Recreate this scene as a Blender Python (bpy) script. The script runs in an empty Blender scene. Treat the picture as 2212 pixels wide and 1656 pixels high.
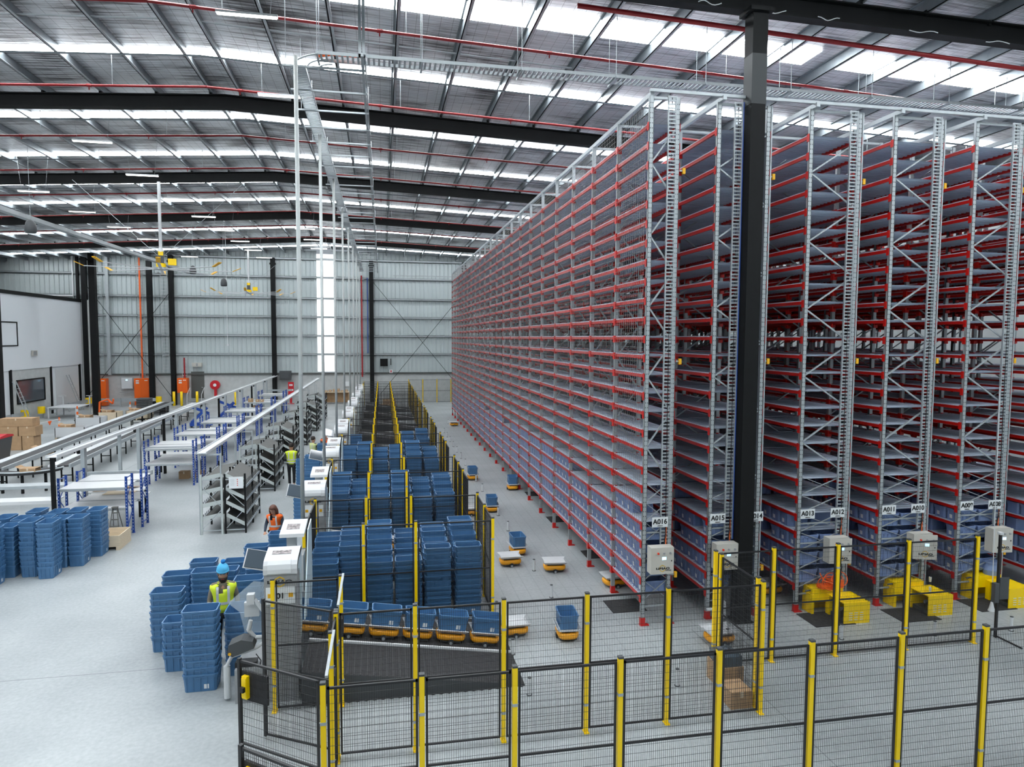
import bpy, math, random
from mathutils import Vector, Matrix
random.seed(7)
SC = bpy.context.scene
COL = SC.collection
R = math.radians

# ------------------------------------------------------------------ camera, sky, exposure
def setup_camera():
    yaw, pitch, roll, f = R(10.7805), R(3.8288), R(.2632), 1472.26
    fwd = Vector((math.sin(yaw)*math.cos(pitch), math.cos(yaw)*math.cos(pitch), -math.sin(pitch)))
    right = Vector((math.cos(yaw), -math.sin(yaw), 0)); up = right.cross(fwd)
    rt = right*math.cos(roll)+up*math.sin(roll); u = -right*math.sin(roll)+up*math.cos(roll)
    cam = bpy.data.cameras.new('camera'); cam.sensor_width = 36; cam.lens = f/2212*36
    cam.clip_start = .1; cam.clip_end = 400
    o = bpy.data.objects.new('camera', cam); COL.objects.link(o)
    m = Matrix((rt, u, -fwd)).transposed().to_4x4(); m.translation = Vector((0, 0, 6.1))
    o.matrix_world = m; SC.camera = o
setup_camera()
W = bpy.data.worlds.new('sky'); SC.world = W; W.use_nodes = True
W.node_tree.nodes['Background'].inputs[0].default_value = (.80, .90, 1.0, 1)
W.node_tree.nodes['Background'].inputs[1].default_value = .42
SKY_E = 29.0
SC.view_settings.view_transform = 'Standard'; SC.view_settings.look = 'None'
SC.view_settings.gamma = 1; SC.view_settings.exposure = -0.15
cy = SC.cycles
cy.adaptive_threshold = .06; cy.max_bounces = 4; cy.diffuse_bounces = 3; cy.glossy_bounces = 3; cy.transmission_bounces = 3
cy.transparent_max_bounces = 6; cy.caustics_reflective = False; cy.caustics_refractive = False
cy.sample_clamp_indirect = 4

# ------------------------------------------------------------------ materials
def nodes(m): return m.node_tree.nodes, m.node_tree.links
def mat(name, col, rough=.5, metal=0., emit=0, noise=0, scale=8, stretch=(1, 1, 1), bump=0, bscale=None, alpha=1, spec=None):
    m = bpy.data.materials.new(name); m.use_nodes = True
    n, l = nodes(m); b = n['Principled BSDF']
    c = (*col, 1)
    b.inputs['Base Color'].default_value = c; b.inputs['Roughness'].default_value = rough
    b.inputs['Metallic'].default_value = metal
    if spec is not None: b.inputs['Specular IOR Level'].default_value = spec
    if emit: b.inputs['Emission Color'].default_value = c; b.inputs['Emission Strength'].default_value = emit
    if alpha < 1: b.inputs['Alpha'].default_value = alpha
    if noise or bump:
        tc = n.new('ShaderNodeTexCoord'); mp = n.new('ShaderNodeMapping'); mp.inputs['Scale'].default_value = stretch
        l.new(tc.outputs['Object'], mp.inputs['Vector'])
        nz = n.new('ShaderNodeTexNoise'); nz.inputs['Scale'].default_value = scale; nz.inputs['Detail'].default_value = 5
        l.new(mp.outputs[0], nz.inputs['Vector'])
        if noise:
            rp = n.new('ShaderNodeValToRGB'); rp.color_ramp.elements[0].position = .3; rp.color_ramp.elements[1].position = .7
            rp.color_ramp.elements[0].color = (*[x*(1-noise) for x in col], 1)
            rp.color_ramp.elements[1].color = (*[min(1, x*(1+noise)) for x in col], 1)
            l.new(nz.outputs['Fac'], rp.inputs['Fac']); l.new(rp.outputs[0], b.inputs['Base Color'])
        if bump:
            bp = n.new('ShaderNodeBump'); bp.inputs['Strength'].default_value = bump; bp.inputs['Distance'].default_value = .05
            l.new(nz.outputs['Fac'], bp.inputs['Height']); l.new(bp.outputs[0], b.inputs['Normal'])
    return m
M = {}
M['galv'] = mat('galvanised_steel', (.42, .455, .475), .45, .45, noise=.06, scale=5)
M['galv_dark'] = mat('galvanised_purlin', (.24, .27, .29), .4, .5, noise=.12, scale=3)
M['deck'] = mat('shelf_deck_steel', (.58, .65, .77), .36, 0, noise=.05, scale=4)
M['red'] = mat('red_beam_paint', (.56, .010, .007), .32)
M['pipe'] = mat('red_sprinkler_pipe', (.30, .006, .010), .4)
M['black'] = mat('black_steel_paint', (.0035, .004, .0045), .7, noise=.2, scale=6, spec=.25)
M['colgrey'] = mat('grey_column_steel', (.022, .026, .028), .6)
M['pole'] = mat('pale_grey_pole_paint', (.46, .49, .49), .45)
M['meshwire'] = mat('zinc_mesh_wire', (.34, .335, .32), .5, .3)
M['wire'] = mat('black_wire_coating', (.012, .012, .014), .45)
M['yellow'] = mat('yellow_post_paint', (.97, .66, .0), .35)
M['orange_y'] = mat('robot_orange_shell', (.85, .36, .01), .35)
M['tote'] = mat('blue_tote_plastic', (.07, .18, .35), .33, noise=.08, scale=3)
M['bin'] = mat('rack_bin_plastic', (.20, .28, .50), .4, noise=.1, scale=3)
M['paper'] = mat('white_label', (.75, .78, .80), .6)
M['white'] = mat('white_paint', (.62, .64, .66), .45)
M['shell'] = mat('white_moulded_shell', (.56, .575, .59), .35)
M['pale'] = mat('pale_blue_side_panel', (.62, .74, .78), .25)
M['grey'] = mat('grey_cabinet', (.30, .31, .32), .5, noise=.05, scale=30)
M['dgrey'] = mat('dark_grey_plastic', (.06, .065, .07), .5)
M['rubber'] = mat('black_rubber_mat', (.02, .02, .022), .8, noise=.3, scale=12, bump=.3)
M['concrete'] = mat('precast_concrete', (.50, .52, .52), .8, noise=.07, scale=3)
M['foilw'] = mat('white_wall_lining', (.74, .78, .82), .6)
M['cream'] = mat('control_box_cream', (.52, .505, .46), .5)
M['blue'] = mat('blue_upright_paint', (.01, .06, .32), .4)
M['lam'] = mat('white_laminate', (.60, .61, .62), .4)
M['mesh_grey'] = mat('grey_shelf_mesh', (.12, .122, .115), .7, noise=.3, scale=60)
M['panelg'] = mat('grey_shelf_side', (.52, .56, .55), .4, .3)
M['card'] = mat('cardboard', (.42, .27, .15), .8, noise=.1, scale=4)
M['wood'] = mat('pale_pine', (.66, .55, .40), .7, noise=.1, scale=4, stretch=(1, 8, 8))
M['belt'] = mat('conveyor_belt', (.02, .02, .022), .6)
M['orange'] = mat('orange_enamel', (.85, .13, .005), .4)
M['door'] = mat('dark_door', (.08, .085, .08), .5)
M['redp'] = mat('red_plastic', (.55, .01, .02), .4)
M['hivis_y'] = mat('yellow_hivis_cloth', (.66, .80, .03), .7)
M['hivis_p'] = mat('pale_yellow_hivis_cloth', (.62, .68, .30), .7)
M['hivis_o'] = mat('orange_hivis_cloth', (.90, .14, .01), .7)
M['tape'] = mat('reflective_tape', (.55, .57, .58), .4)
M['skin'] = mat('skin', (.50, .27, .18), .55)
M['hairb'] = mat('dark_brown_hair', (.018, .010, .007), .7)
M['hairr'] = mat('auburn_hair', (.10, .035, .02), .6)
M['olive'] = mat('khaki_sweatshirt', (.19, .165, .125), .85)
M['navy'] = mat('navy_cloth', (.02, .035, .06), .85)
M['blackc'] = mat('black_cloth', (.012, .013, .016), .9)
M['greyc'] = mat('charcoal_cloth', (.05, .05, .055), .9)
M['sky_hat'] = mat('light_blue_knit', (.10, .48, .80), .9)
M['mid_hat'] = mat('blue_knit', (.01, .17, .48), .9)
M['shoe'] = mat('grey_shoe', (.25, .23, .21), .7)
M['txt'] = mat('black_lettering', (.01, .01, .012), .5)
M['gold'] = mat('gold_emblem', (.62, .40, .03), .4)
M['amber'] = mat('amber_square', (.80, .42, .01), .5)
M['screen'] = mat('lit_lcd', (.45, .75, 1.0), .3, emit=2.0)
M['tube'] = mat('led_diffuser', (1.0, .95, .88), .4, emit=9)
M['redknob'] = mat('red_button', (.7, .04, .01), .4)
M['flex'] = mat('orange_cable', (.85, .12, .01), .5)
M['clear'] = mat('clear_acrylic', (.80, .90, .95), .05, alpha=.22)
M['bwin'] = mat('dark_window_glass', (.06, .08, .10), .06, spec=.8)
M['print'] = mat('printed_photo', (.25, .22, .22), .5, noise=.9, scale=22)

def foil():
    m = bpy.data.materials.new('silver_foil_insulation'); m.use_nodes = True; n, l = nodes(m); b = n['Principled BSDF']
    b.inputs['Metallic'].default_value = .8; b.inputs['Roughness'].default_value = .46
    tc = n.new('ShaderNodeTexCoord')
    mp = n.new('ShaderNodeMapping'); mp.inputs['Scale'].default_value = (.35, 7.0, 1); l.new(tc.outputs['Object'], mp.inputs[0])
    nz = n.new('ShaderNodeTexNoise'); nz.inputs['Scale'].default_value = 1.6; nz.inputs['Detail'].default_value = 7; nz.inputs['Roughness'].default_value = .65
    l.new(mp.outputs[0], nz.inputs[0])
    n2 = n.new('ShaderNodeTexNoise'); n2.inputs['Scale'].default_value = .45; n2.inputs['Detail'].default_value = 3; l.new(tc.outputs['Object'], n2.inputs[0])
    mx = n.new('ShaderNodeMath'); mx.operation = 'MULTIPLY_ADD'; l.new(n2.outputs[0], mx.inputs[0]); mx.inputs[1].default_value = .9; l.new(nz.outputs[0], mx.inputs[2])
    rp = n.new('ShaderNodeValToRGB'); rp.color_ramp.elements[0].position = .74; rp.color_ramp.elements[1].position = 1.08
    rp.color_ramp.elements[0].color = (.055, .052, .058, 1); rp.color_ramp.elements[1].color = (.80, .82, .85, 1)
    l.new(mx.outputs[0], rp.inputs[0]); l.new(rp.outputs[0], b.inputs['Base Color'])
    bp = n.new('ShaderNodeBump'); bp.inputs['Strength'].default_value = .55; bp.inputs['Distance'].default_value = .05
    l.new(nz.outputs[0], bp.inputs['Height']); l.new(bp.outputs[0], b.inputs['Normal'])
    # the thin support mesh under the blanket
    br = n.new('ShaderNodeTexBrick'); br.offset = 0; br.inputs['Scale'].default_value = 1; br.inputs['Brick Width'].default_value = .3
    br.inputs['Row Height'].default_value = .15; br.inputs['Mortar Size'].default_value = .006
    br.inputs['Color1'].default_value = (1, 1, 1, 1); br.inputs['Color2'].default_value = (1, 1, 1, 1); br.inputs['Mortar'].default_value = (.5, .5, .5, 1)
    l.new(tc.outputs['Object'], br.inputs[0])
    mm = n.new('ShaderNodeMixRGB'); mm.blend_type = 'MULTIPLY'; mm.inputs[0].default_value = 1
    l.new(rp.outputs[0], mm.inputs[1]); l.new(br.outputs[0], mm.inputs[2]); l.new(mm.outputs[0], b.inputs['Base Color'])
    return m
M['foil'] = foil()

def floor_mat():
    m = bpy.data.materials.new('polished_concrete_floor'); m.use_nodes = True; n, l = nodes(m); b = n['Principled BSDF']
    b.inputs['Roughness'].default_value = .42
    tc = n.new('ShaderNodeTexCoord')
    n1 = n.new('ShaderNodeTexNoise'); n1.inputs['Scale'].default_value = .35; n1.inputs['Detail'].default_value = 6; l.new(tc.outputs['Object'], n1.inputs[0])
    n2 = n.new('ShaderNodeTexNoise'); n2.inputs['Scale'].default_value = 14; n2.inputs['Detail'].default_value = 6; l.new(tc.outputs['Object'], n2.inputs[0])
    ad = n.new('ShaderNodeMath'); ad.operation = 'MULTIPLY_ADD'; l.new(n2.outputs[0], ad.inputs[0]); ad.inputs[1].default_value = .5; l.new(n1.outputs[0], ad.inputs[2])
    rp = n.new('ShaderNodeValToRGB'); rp.color_ramp.elements[0].position = .5; rp.color_ramp.elements[1].position = 1.0
    rp.color_ramp.elements[0].color = (.25, .275, .285, 1); rp.color_ramp.elements[1].color = (.42, .45, .46, 1)
    l.new(ad.outputs[0], rp.inputs[0])
    sx = n.new('ShaderNodeSeparateXYZ'); l.new(tc.outputs['Object'], sx.inputs[0])
    def math_(op, a, bb):
        q = n.new('ShaderNodeMath'); q.operation = op
        for i, v in enumerate((a, bb)):
            if hasattr(v, 'is_linked'): l.new(v, q.inputs[i])
            else: q.inputs[i].default_value = v
        return q.outputs[0]
    # scored navigation grid on the robot floor
    br = n.new('ShaderNodeTexBrick'); br.offset = 0; br.inputs['Scale'].default_value = 1; br.inputs['Brick Width'].default_value = .31
    br.inputs['Row Height'].default_value = .93; br.inputs['Mortar Size'].default_value = .014; br.inputs['Mortar Smooth'].default_value = .3
    l.new(tc.outputs['Object'], br.inputs[0])
    zone = math_('MULTIPLY', math_('GREATER_THAN', sx.outputs[0], 2.4), math_('GREATER_THAN', sx.outputs[1], 11.5))
    gm = math_('MULTIPLY', br.outputs['Fac'], math_('MULTIPLY', zone, .22))
    # saw-cut joints
    j1 = math_('LESS_THAN', math_('ABSOLUTE', math_('SUBTRACT', sx.outputs[1], 13.15), 0), .012)
    j1 = math_('MULTIPLY', j1, math_('LESS_THAN', sx.outputs[0], -3.0))
    j2 = math_('MULTIPLY', math_('LESS_THAN', math_('ABSOLUTE', math_('SUBTRACT', sx.outputs[0], 6.35), 0), .01), math_('LESS_THAN', sx.outputs[1], 13))
    j3 = math_('LESS_THAN', math_('ABSOLUTE', math_('SUBTRACT', sx.outputs[0], -11.6), 0), .012)
    j = math_('MAXIMUM', math_('MAXIMUM', j1, j2), j3)
    tot = math_('MAXIMUM', gm, math_('MULTIPLY', j, .6))
    mx = n.new('ShaderNodeMixRGB'); l.new(tot, mx.inputs[0]); l.new(rp.outputs[0], mx.inputs[1]); mx.inputs[2].default_value = (.10, .11, .12, 1)
    l.new(mx.outputs[0], b.inputs['Base Color'])
    return m
M['floor'] = floor_mat()

def cladding(name, col, axis=0, pitch=.22):
    m = bpy.data.materials.new(name); m.use_nodes = True; n, l = nodes(m); b = n['Principled BSDF']
    b.inputs['Base Color'].default_value = (*col, 1); b.inputs['Roughness'].default_value = .45; b.inputs['Metallic'].default_value = .15
    return m
M['clad'] = cladding('grey_green_cladding', (.52, .58, .59))
M['skylight'] = mat('translucent_roof_sheet', (.92, .97, 1.0), .5, emit=SKY_E)
M['wallight'] = mat('translucent_wall_sheet', (.95, .98, 1.0), .5, emit=2.2)

# ------------------------------------------------------------------ mesh builder
class MB:
    def __init__(s): s.v = []; s.f = []; s.m = []
    def add(s, vs, fs, mi=0):
        k = len(s.v); s.v += [tuple(p) for p in vs]
        for f in fs: s.f.append(tuple(i+k for i in f)); s.m.append(mi)
        return s
    def box(s, x0, y0, z0, x1, y1, z1, mi=0):
        return s.add([(x0,y0,z0),(x1,y0,z0),(x1,y1,z0),(x0,y1,z0),(x0,y0,z1),(x1,y0,z1),(x1,y1,z1),(x0,y1,z1)],
              [(0,3,2,1),(4,5,6,7),(0,1,5,4),(1,2,6,5),(2,3,7,6),(3,0,4,7)], mi)
    def bar(s, p, q, w, h=None, mi=0, up=(0, 0, 1), caps=True):
        p, q = Vector(p), Vector(q); d = (q-p).normalized(); h = h or w
        u = Vector(up)
        if abs(d.dot(u)) > .98: u = Vector((0, 1, 0))
        a = d.cross(u).normalized(); b = a.cross(d)
        vs = []
        for c in (p, q):
            for i, j in ((-1,-1),(1,-1),(1,1),(-1,1)): vs.append(c+a*(w/2*i)+b*(h/2*j))
        fs = [(0,1,5,4),(1,2,6,5),(2,3,7,6),(3,0,4,7)]
        if caps: fs += [(0,3,2,1),(4,5,6,7)]
        return s.add(vs, fs, mi)
    def cyl(s, p, q, r, r2=None, n=10, mi=0, caps=True):
        p, q = Vector(p), Vector(q); d = (q-p).normalized(); r2 = r if r2 is None else r2
        u = Vector((0, 0, 1)) if abs(d.z) < .95 else Vector((1, 0, 0))
        a = d.cross(u).normalized(); b = d.cross(a)
        vs = []
        for c, rr in ((p, r), (q, r2)):
            for i in range(n):
                t = 2*math.pi*i/n; vs.append(c+a*(rr*math.cos(t))+b*(rr*math.sin(t)))
        fs = [(i, (i+1) % n, n+(i+1) % n, n+i) for i in range(n)]
        if caps: fs += [tuple(range(n))[::-1], tuple(range(n, 2*n))]
        return s.add(vs, fs, mi)
    def tube(s, pts, r, n=6, mi=0):
        for a, b in zip(pts, pts[1:]): s.cyl(a, b, r, n=n, mi=mi)
        return s
    def prism(s, poly, a0, a1, axis='x', mi=0):
        n = len(poly); vs = []
        for a in (a0, a1):
            for (u, w) in poly:
                vs.append({'x': (a, u, w), 'y': (u, a, w), 'z': (u, w, a)}[axis])
        fs = [(i, (i+1) % n, n+(i+1) % n, n+i) for i in range(n)] + [tuple(range(n))[::-1], tuple(range(n, 2*n))]
        return s.add(vs, fs, mi)
    def lathe(s, prof, c=(0, 0, 0), n=16, mi=0, sx=1, sy=1):
        vs = []
        for r, z in prof:
            for i in range(n):
                t = 2*math.pi*i/n; vs.append((c[0]+r*sx*math.cos(t), c[1]+r*sy*math.sin(t), c[2]+z))
        fs = []
        for k in range(len(prof)-1):
            for i in range(n): fs.append((k*n+i, k*n+(i+1) % n, (k+1)*n+(i+1) % n, (k+1)*n+i))
        fs += [tuple(range(n))[::-1], tuple(range((len(prof)-1)*n, len(prof)*n))]
        return s.add(vs, fs, mi)
    def merge(s, o, loc=(0, 0, 0), rz=0, mi=None):
        k = len(s.v); c, sn = math.cos(rz), math.sin(rz)
        s.v += [(x*c-y*sn+loc[0], x*sn+y*c+loc[1], z+loc[2]) for x, y, z in o.v]
        s.f += [tuple(i+k for i in f) for f in o.f]; s.m += (o.m if mi is None else [mi]*len(o.m))
        return s
    def mesh(s, name, mats, smooth=False):
        me = bpy.data.meshes.new(name); me.from_pydata(s.v, [], s.f)
        for mm in (mats if isinstance(mats, (list, tuple)) else [mats]): me.materials.append(M[mm])
        me.polygons.foreach_set('material_index', s.m)
        if smooth: me.polygons.foreach_set('use_smooth', [True]*len(s.f))
        me.update()
        return me
    def build(s, name, mats, parent=None, loc=(0, 0, 0), rz=0, smooth=False):
        return put(name, s.mesh(name, mats, smooth), parent, loc, rz)

def put(name, me, parent=None, loc=(0, 0, 0), rz=0):
    o = bpy.data.objects.new(name, me); COL.objects.link(o)
    o.location = loc; o.rotation_euler = (0, 0, rz)
    if parent: o.parent = parent
    return o
def tag(o, label=None, cat=None, group=None, kind=None):
    if label: o['label'] = label
    if cat: o['category'] = cat
    if group: o['group'] = group
    if kind: o['kind'] = kind
    return o
def thing(name, label, cat, loc=(0, 0, 0), rz=0, group=None):
    return tag(put(name, None, None, loc, rz), label, cat, group)
def struct(name, mb, mats, smooth=False):
    return tag(mb.build(name, mats, smooth=smooth), kind='structure')
def copy_tree(o, parent=None):
    c = o.copy(); COL.objects.link(c); c.parent = parent
    for ch in list(o.children): copy_tree(ch, c)
    return c
ORD = ['first','second','third','fourth','fifth','sixth','seventh','eighth','ninth','tenth','eleventh','twelfth','thirteenth',
       'fourteenth','fifteenth','sixteenth','seventeenth','eighteenth','nineteenth','twentieth','twenty-first','twenty-second']
_glyph = {}
def text_mb(txt, h, bold=0.0, wide=1.0):
    """lettering as flat faces in the local XZ plane, centred on x, facing -Y"""
    key = (txt, h, bold, wide)
    if key not in _glyph:
        cu = bpy.data.curves.new('t', 'FONT'); cu.body = txt; cu.size = h*1.38; cu.align_x = 'CENTER'; cu.offset = bold; cu.extrude = .002
        o = bpy.data.objects.new('t', cu); COL.objects.link(o)
        bpy.context.view_layer.update()
        me = o.evaluated_get(bpy.context.evaluated_depsgraph_get()).to_mesh()
        b = MB(); b.v = [(v.co.x*wide, -v.co.z, v.co.y) for v in me.vertices]; b.f = [tuple(p.vertices) for p in me.polygons]; b.m = [0]*len(b.f)
        o.to_mesh_clear(); bpy.data.objects.remove(o); bpy.data.curves.remove(cu)
        _glyph[key] = b
    return _glyph[key]

# ------------------------------------------------------------------ building shell
RX, RZ = -4.9, 13.43                     # ridge: x and underside of the rafters
def under(x): return RZ - (.042*(x-RX) if x > RX else -.058*(x-RX))
RAF = [13.5, 23.9, 34.3, 44.7, 55.1]
YW = 65.5
XL, XR = -33.0, 27.0
struct('floor', MB().box(XL, -4, -.2, XR, YW, 0), 'floor')
# roof lining (two slopes)
b = MB()
for x0, x1 in ((XL, RX), (RX, XR)):
    b.add([(x0, -4, under(x0)+.78), (x1, -4, under(x1)+.78), (x1, YW+.2, under(x1)+.78), (x0, YW+.2, under(x0)+.78),
           (x0, -4, under(x0)+.9), (x1, -4, under(x1)+.9), (x1, YW+.2, under(x1)+.9), (x0, YW+.2, under(x0)+.9)],
          [(0,1,2,3),(4,5,6,7),(0,1,5,4),(1,2,6,5),(2,3,7,6),(3,0,4,7)])
struct('ceiling', b, 'foil')
STRIPS = [16.75, 21.4, 27.1, 32.3, 37.7, 42.4, 48.1, 52.7, 58.4, 62.9, 10.6, 5.5, .5]  # last three: unseen glowing strips, added towards the camera for their light
for i, y in enumerate(STRIPS):
    b = MB()
    w = .45 if i == 0 else (.25 if i in (10, 11, 12) else (.22 if i < 3 else .18))
    segs = [(XL+2, RX-.02), (RX+.02, 11.2), (12.1, XR)] if i == 0 else [(XL+2, RX-.02), (RX+.02, XR)]
    for x0, x1 in segs:
        vs = [(x0, y-w, under(x0)+.755), (x1, y-w, under(x1)+.755), (x1, y+w, under(x1)+.755), (x0, y+w, under(x0)+.755)]
        b.add(vs+[(x, yy, z+.02) for x, yy, z in vs], [(0,1,2,3),(4,5,6,7),(0,1,5,4),(1,2,6,5),(2,3,7,6),(3,0,4,7)])
    struct('window_%d' % (i+2), b, 'skylight')
# corrugated back wall + concrete dado
def corrugated(x0, x1, z0, z1, y, pitch=.38, d=.07):
    b = MB(); n = int((x1-x0)/pitch)
    vs = []; prof = ((0, 0), (.7, 0), (.78, -d), (.92, -d))
    for i in range(n):
        for t, dy in prof: vs.append((x0+(i+t)*pitch, y+dy))
    vs.append((x1, y))
    k = len(vs); b.add([(x, yy, z0) for x, yy in vs]+[(x, yy, z1) for x, yy in vs], [(i, i+1, k+i+1, k+i) for i in range(k-1)])
    b.box(x0, y+.02, z0, x1, y+.15, z1)
    return b
b = MB()
b.merge(corrugated(XL, -5.88, 2.75, 14.0, YW)); b.merge(corrugated(-4.36, XR, 2.75, 14.0, YW))
o = struct('wall_back', b, 'clad')
dado = MB().box(XL, YW-.1, 0, XR, YW+.2, 2.68)
o2 = dado.build('concrete_dado', 'concrete', o)
struct('window_1', MB().box(-5.88, YW-.02, 2.9, -4.36, YW+.05, 13.7), 'wallight')
struct('wall_right', MB().box(XR, -4, 0, XR+.2, YW, 14), 'clad')
struct('wall_front', MB().box(XL, -4.2, 0, XR, -4, 15), 'clad')
struct('wall_left', MB().box(XL-.2, -4, 0, XL, YW, 14), 'concrete')
# girts
for i, z in enumerate((4.5, 6.2, 7.92, 9.63, 11.54, 13.2)):
    struct('trim_%d' % (i+1), MB().box(XL, YW-.22, z-.09, XR, YW-.12, z-.06).box(XL, YW-.22, z-.09, XR, YW-.20, z+.09).box(XL, YW-.22, z+.06, XR, YW-.1, z+.09), 'galv')
struct('trim_7', MB().box(XL, YW-.24, 2.66, XR, YW-.1, 2.80), 'door')
# wall posts (black)
for i, x in enumerate((-18.24, -9.66, -.95, 7.7, 16.4, -25.2)):
    tag(MB().box(x-.19, YW-.62, 0, x+.19, YW-.26, 13.2).box(x-.25, YW-.66, 12.6, x+.25, YW-.24, 12.75).build('wall_column', 'black'),
        ['black steel column on the back wall behind the second ceiling fan row, left of the grey door',
         'black steel column on the back wall, rising beside the wall speaker',
         'black steel column on the back wall behind the cage aisles',
         'black steel column on the back wall hidden behind the tall racks',
         'black steel column on the back wall at the right behind the racks',
         'black steel column on the back wall at the end of the white office block'][i], 'column')
# rafters
for i, y in enumerate(RAF):
    b = MB(); dz = 0.0
    for x0, x1 in ((XL, RX), (RX, XR)):
        z0, z1 = under(x0)+dz, under(x1)+dz
        if i == 0 and x1 == XR: z0, z1 = 13.1, 12.47
        for (ya, yb, za, zb) in ((-.13, .13, 0, .03), (-.13, .13, .40, .43), (-.02, .02, .03, .40)):
            vs = []
            for zz in (za, zb):
                vs += [(x0, y+ya, z0+zz), (x1, y+ya, z1+zz), (x1, y+yb, z1+zz), (x0, y+yb, z0+zz)]
            b.add(vs, [(0,3,2,1),(4,5,6,7),(0,1,5,4),(1,2,6,5),(2,3,7,6),(3,0,4,7)])
    o = tag(b.build('roof_rafter', 'black'), ['black roof rafter crossing the frame top above the racks, nearest of the rafters',
        'black roof rafter second from the front, over the first ceiling row', 'black roof rafter third from the front',
        'black roof rafter fourth from the front, ahead of the free-standing columns', 'black roof rafter fifth, last before the back wall'][i], 'rafter')
    for k in range(-15, 17):          # cleats carrying the purlins
        x = RX+.45+1.62*k if k >= 0 else RX-.45+1.62*(k+1)
        if XL < x < XR:
            z = under(x)+.43
            MB().box(x-.03, y-.07, z, x+.03, y+.07, z+.12).bar((x, y+.05, z-.25), (x+.0, y+.45, z+.14), .035).build('purlin_cleat', 'black', o)
# haunch on the rafters near the racks
PX = []
for k in range(-17, 19):
    x = RX+.45+1.62*k if k >= 0 else RX-.45+1.62*(k+1)
    if XL < x < XR: PX.append(x)
for i, x in enumerate(PX):
    z = under(x)+.5
    b = MB().box(x-.014, -3.8, z, x+.014, YW, z+.27).box(x-.014, -3.8, z, x+.08, YW, z+.014, 1).box(x-.075, -3.8, z+.256, x+.012, YW, z+.27)  # dark web, paler lower flange: shading put into the steel colour
    s = 'left' if x < RX else 'right'
    n = sorted([abs(q-RX) for q in PX if (q < RX) == (x < RX)]).index(abs(x-RX))
    tag(b.build('roof_purlin', ['galv_dark', 'galv']), 'galvanised roof purlin, %s from the ridge on its %s slope' % (ORD[n], s), 'purlin', 'roof purlins running away to the back wall')
# purlin bridging straps
for i, y in enumerate([18.9, 29.3, 39.6, 49.9]):
    b = MB()
    for x0, x1 in ((XL, RX-.5), (RX+.5, XR)): b.bar((x0, y, under(x0)+.60), (x1, y, under(x1)+.60), .06, .03)
    tag(b.build('purlin_bridging', 'galv'), 'white bridging strap tying the purlins in the %s roof bay' % ORD[i], 'strap')
# sprinkler pipes
for i, (y, dz) in enumerate(((14.0, -.13), (16.4, -.13), (21.45, -.16), (26.4, -.13), (31.3, -.1), (36.1, -.1), (41.5, -.1), (46.5, -.1), (51.8, -.1))):
    b = MB(); x0 = 4.0 if i == 0 else XL; r = .034 if i else .05
    if x0 < RX: b.cyl((XL, y, under(XL)+dz), (RX, y, under(RX)+dz), r); b.cyl((RX, y, under(RX)+dz), (XR, y, under(XR)+dz), r)
    else: b.cyl((x0, y, 12.92), (XR, y, 12.0), r)
    o = tag(b.build('sprinkler_pipe', 'pipe', smooth=True), 'red sprinkler pipe crossing below the purlins, %s from the front' % ORD[i], 'pipe', 'red sprinkler pipes')
    if i:
        for x in range(-28, 26, 4):
            z = under(x)+dz
            MB().cyl((x-.06, y, z), (x+.06, y, z), .045, n=8).cyl((x, y, z-.12), (x, y, z-.05), .015, n=6).build('pipe_coupling', 'pipe', o)
            MB().cyl((x+.6, y, z), (x+.6, y, under(x)+.75), .008, n=5).build('pipe_hanger', 'galv', o)
# thin dark pipes running beside the skylights
for i, y in enumerate((20.6, 26.3, 31.6, 37.0, 41.8)):
    tag(MB().cyl((XL, y, under(XL)+.38), (RX, y, under(RX)+.38), .025, n=6).cyl((RX, y, under(RX)+.38), (XR, y, under(XR)+.38), .025, n=6).build('conduit', 'galv_dark'),
        'thin steel conduit beside the skylight strip, %s from the front' % ORD[i], 'conduit')
# linear lights
lt = thing('linear_light', 'slim lit ceiling batten nearest the camera, under the top edge', 'ceiling light', (0, 0, 0), 0, 'LED battens hung below the purlins')
MB().box(-.6, -.05, .01, .6, .05, .055).build('light_body', 'white', lt)
MB().box(-.58, -.045, -.012, .58, .045, .008).build('diffuser', 'tube', lt)
MB().tube([(-.45, 0, .05), (-.6, 0, 1.49)], .004, 4).build('hanger_wire', 'galv', lt)
MB().tube([(.45, 0, .05), (.6, 0, 1.49)], .004, 4).build('hanger_wire', 'galv', lt)
LP = [(-2.65, 15.1+4.75*k) for k in range(0, 2)]+[(-9.3, 25.05+4.75*k) for k in range(8)]+[(-14.4, 32.5+4.75*k) for k in range(6)]+[(-4.6, 44+4.75*k) for k in range(4)]+[(8.2, 30+6*k) for k in range(3)]
for i, (x, y) in enumerate(LP):
    o = lt if i == 0 else copy_tree(lt)
    o.location = (x, y, under(x)-.72)
    if i == 1: o['label'] = 'glowing ceiling batten beside the corner of the overhead cable tray'
    elif i > 1:
        line = {-9.3: 'line over the packing benches', -14.4: 'line near the free-standing columns', -4.6: 'line over the cart aisle', 8.2: 'line over the racks'}[x]
        o['label'] = 'ceiling batten in the %s, %s from the front' % (line, ORD[[q for q in LP if q[0] == x].index((x, y))])
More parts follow.
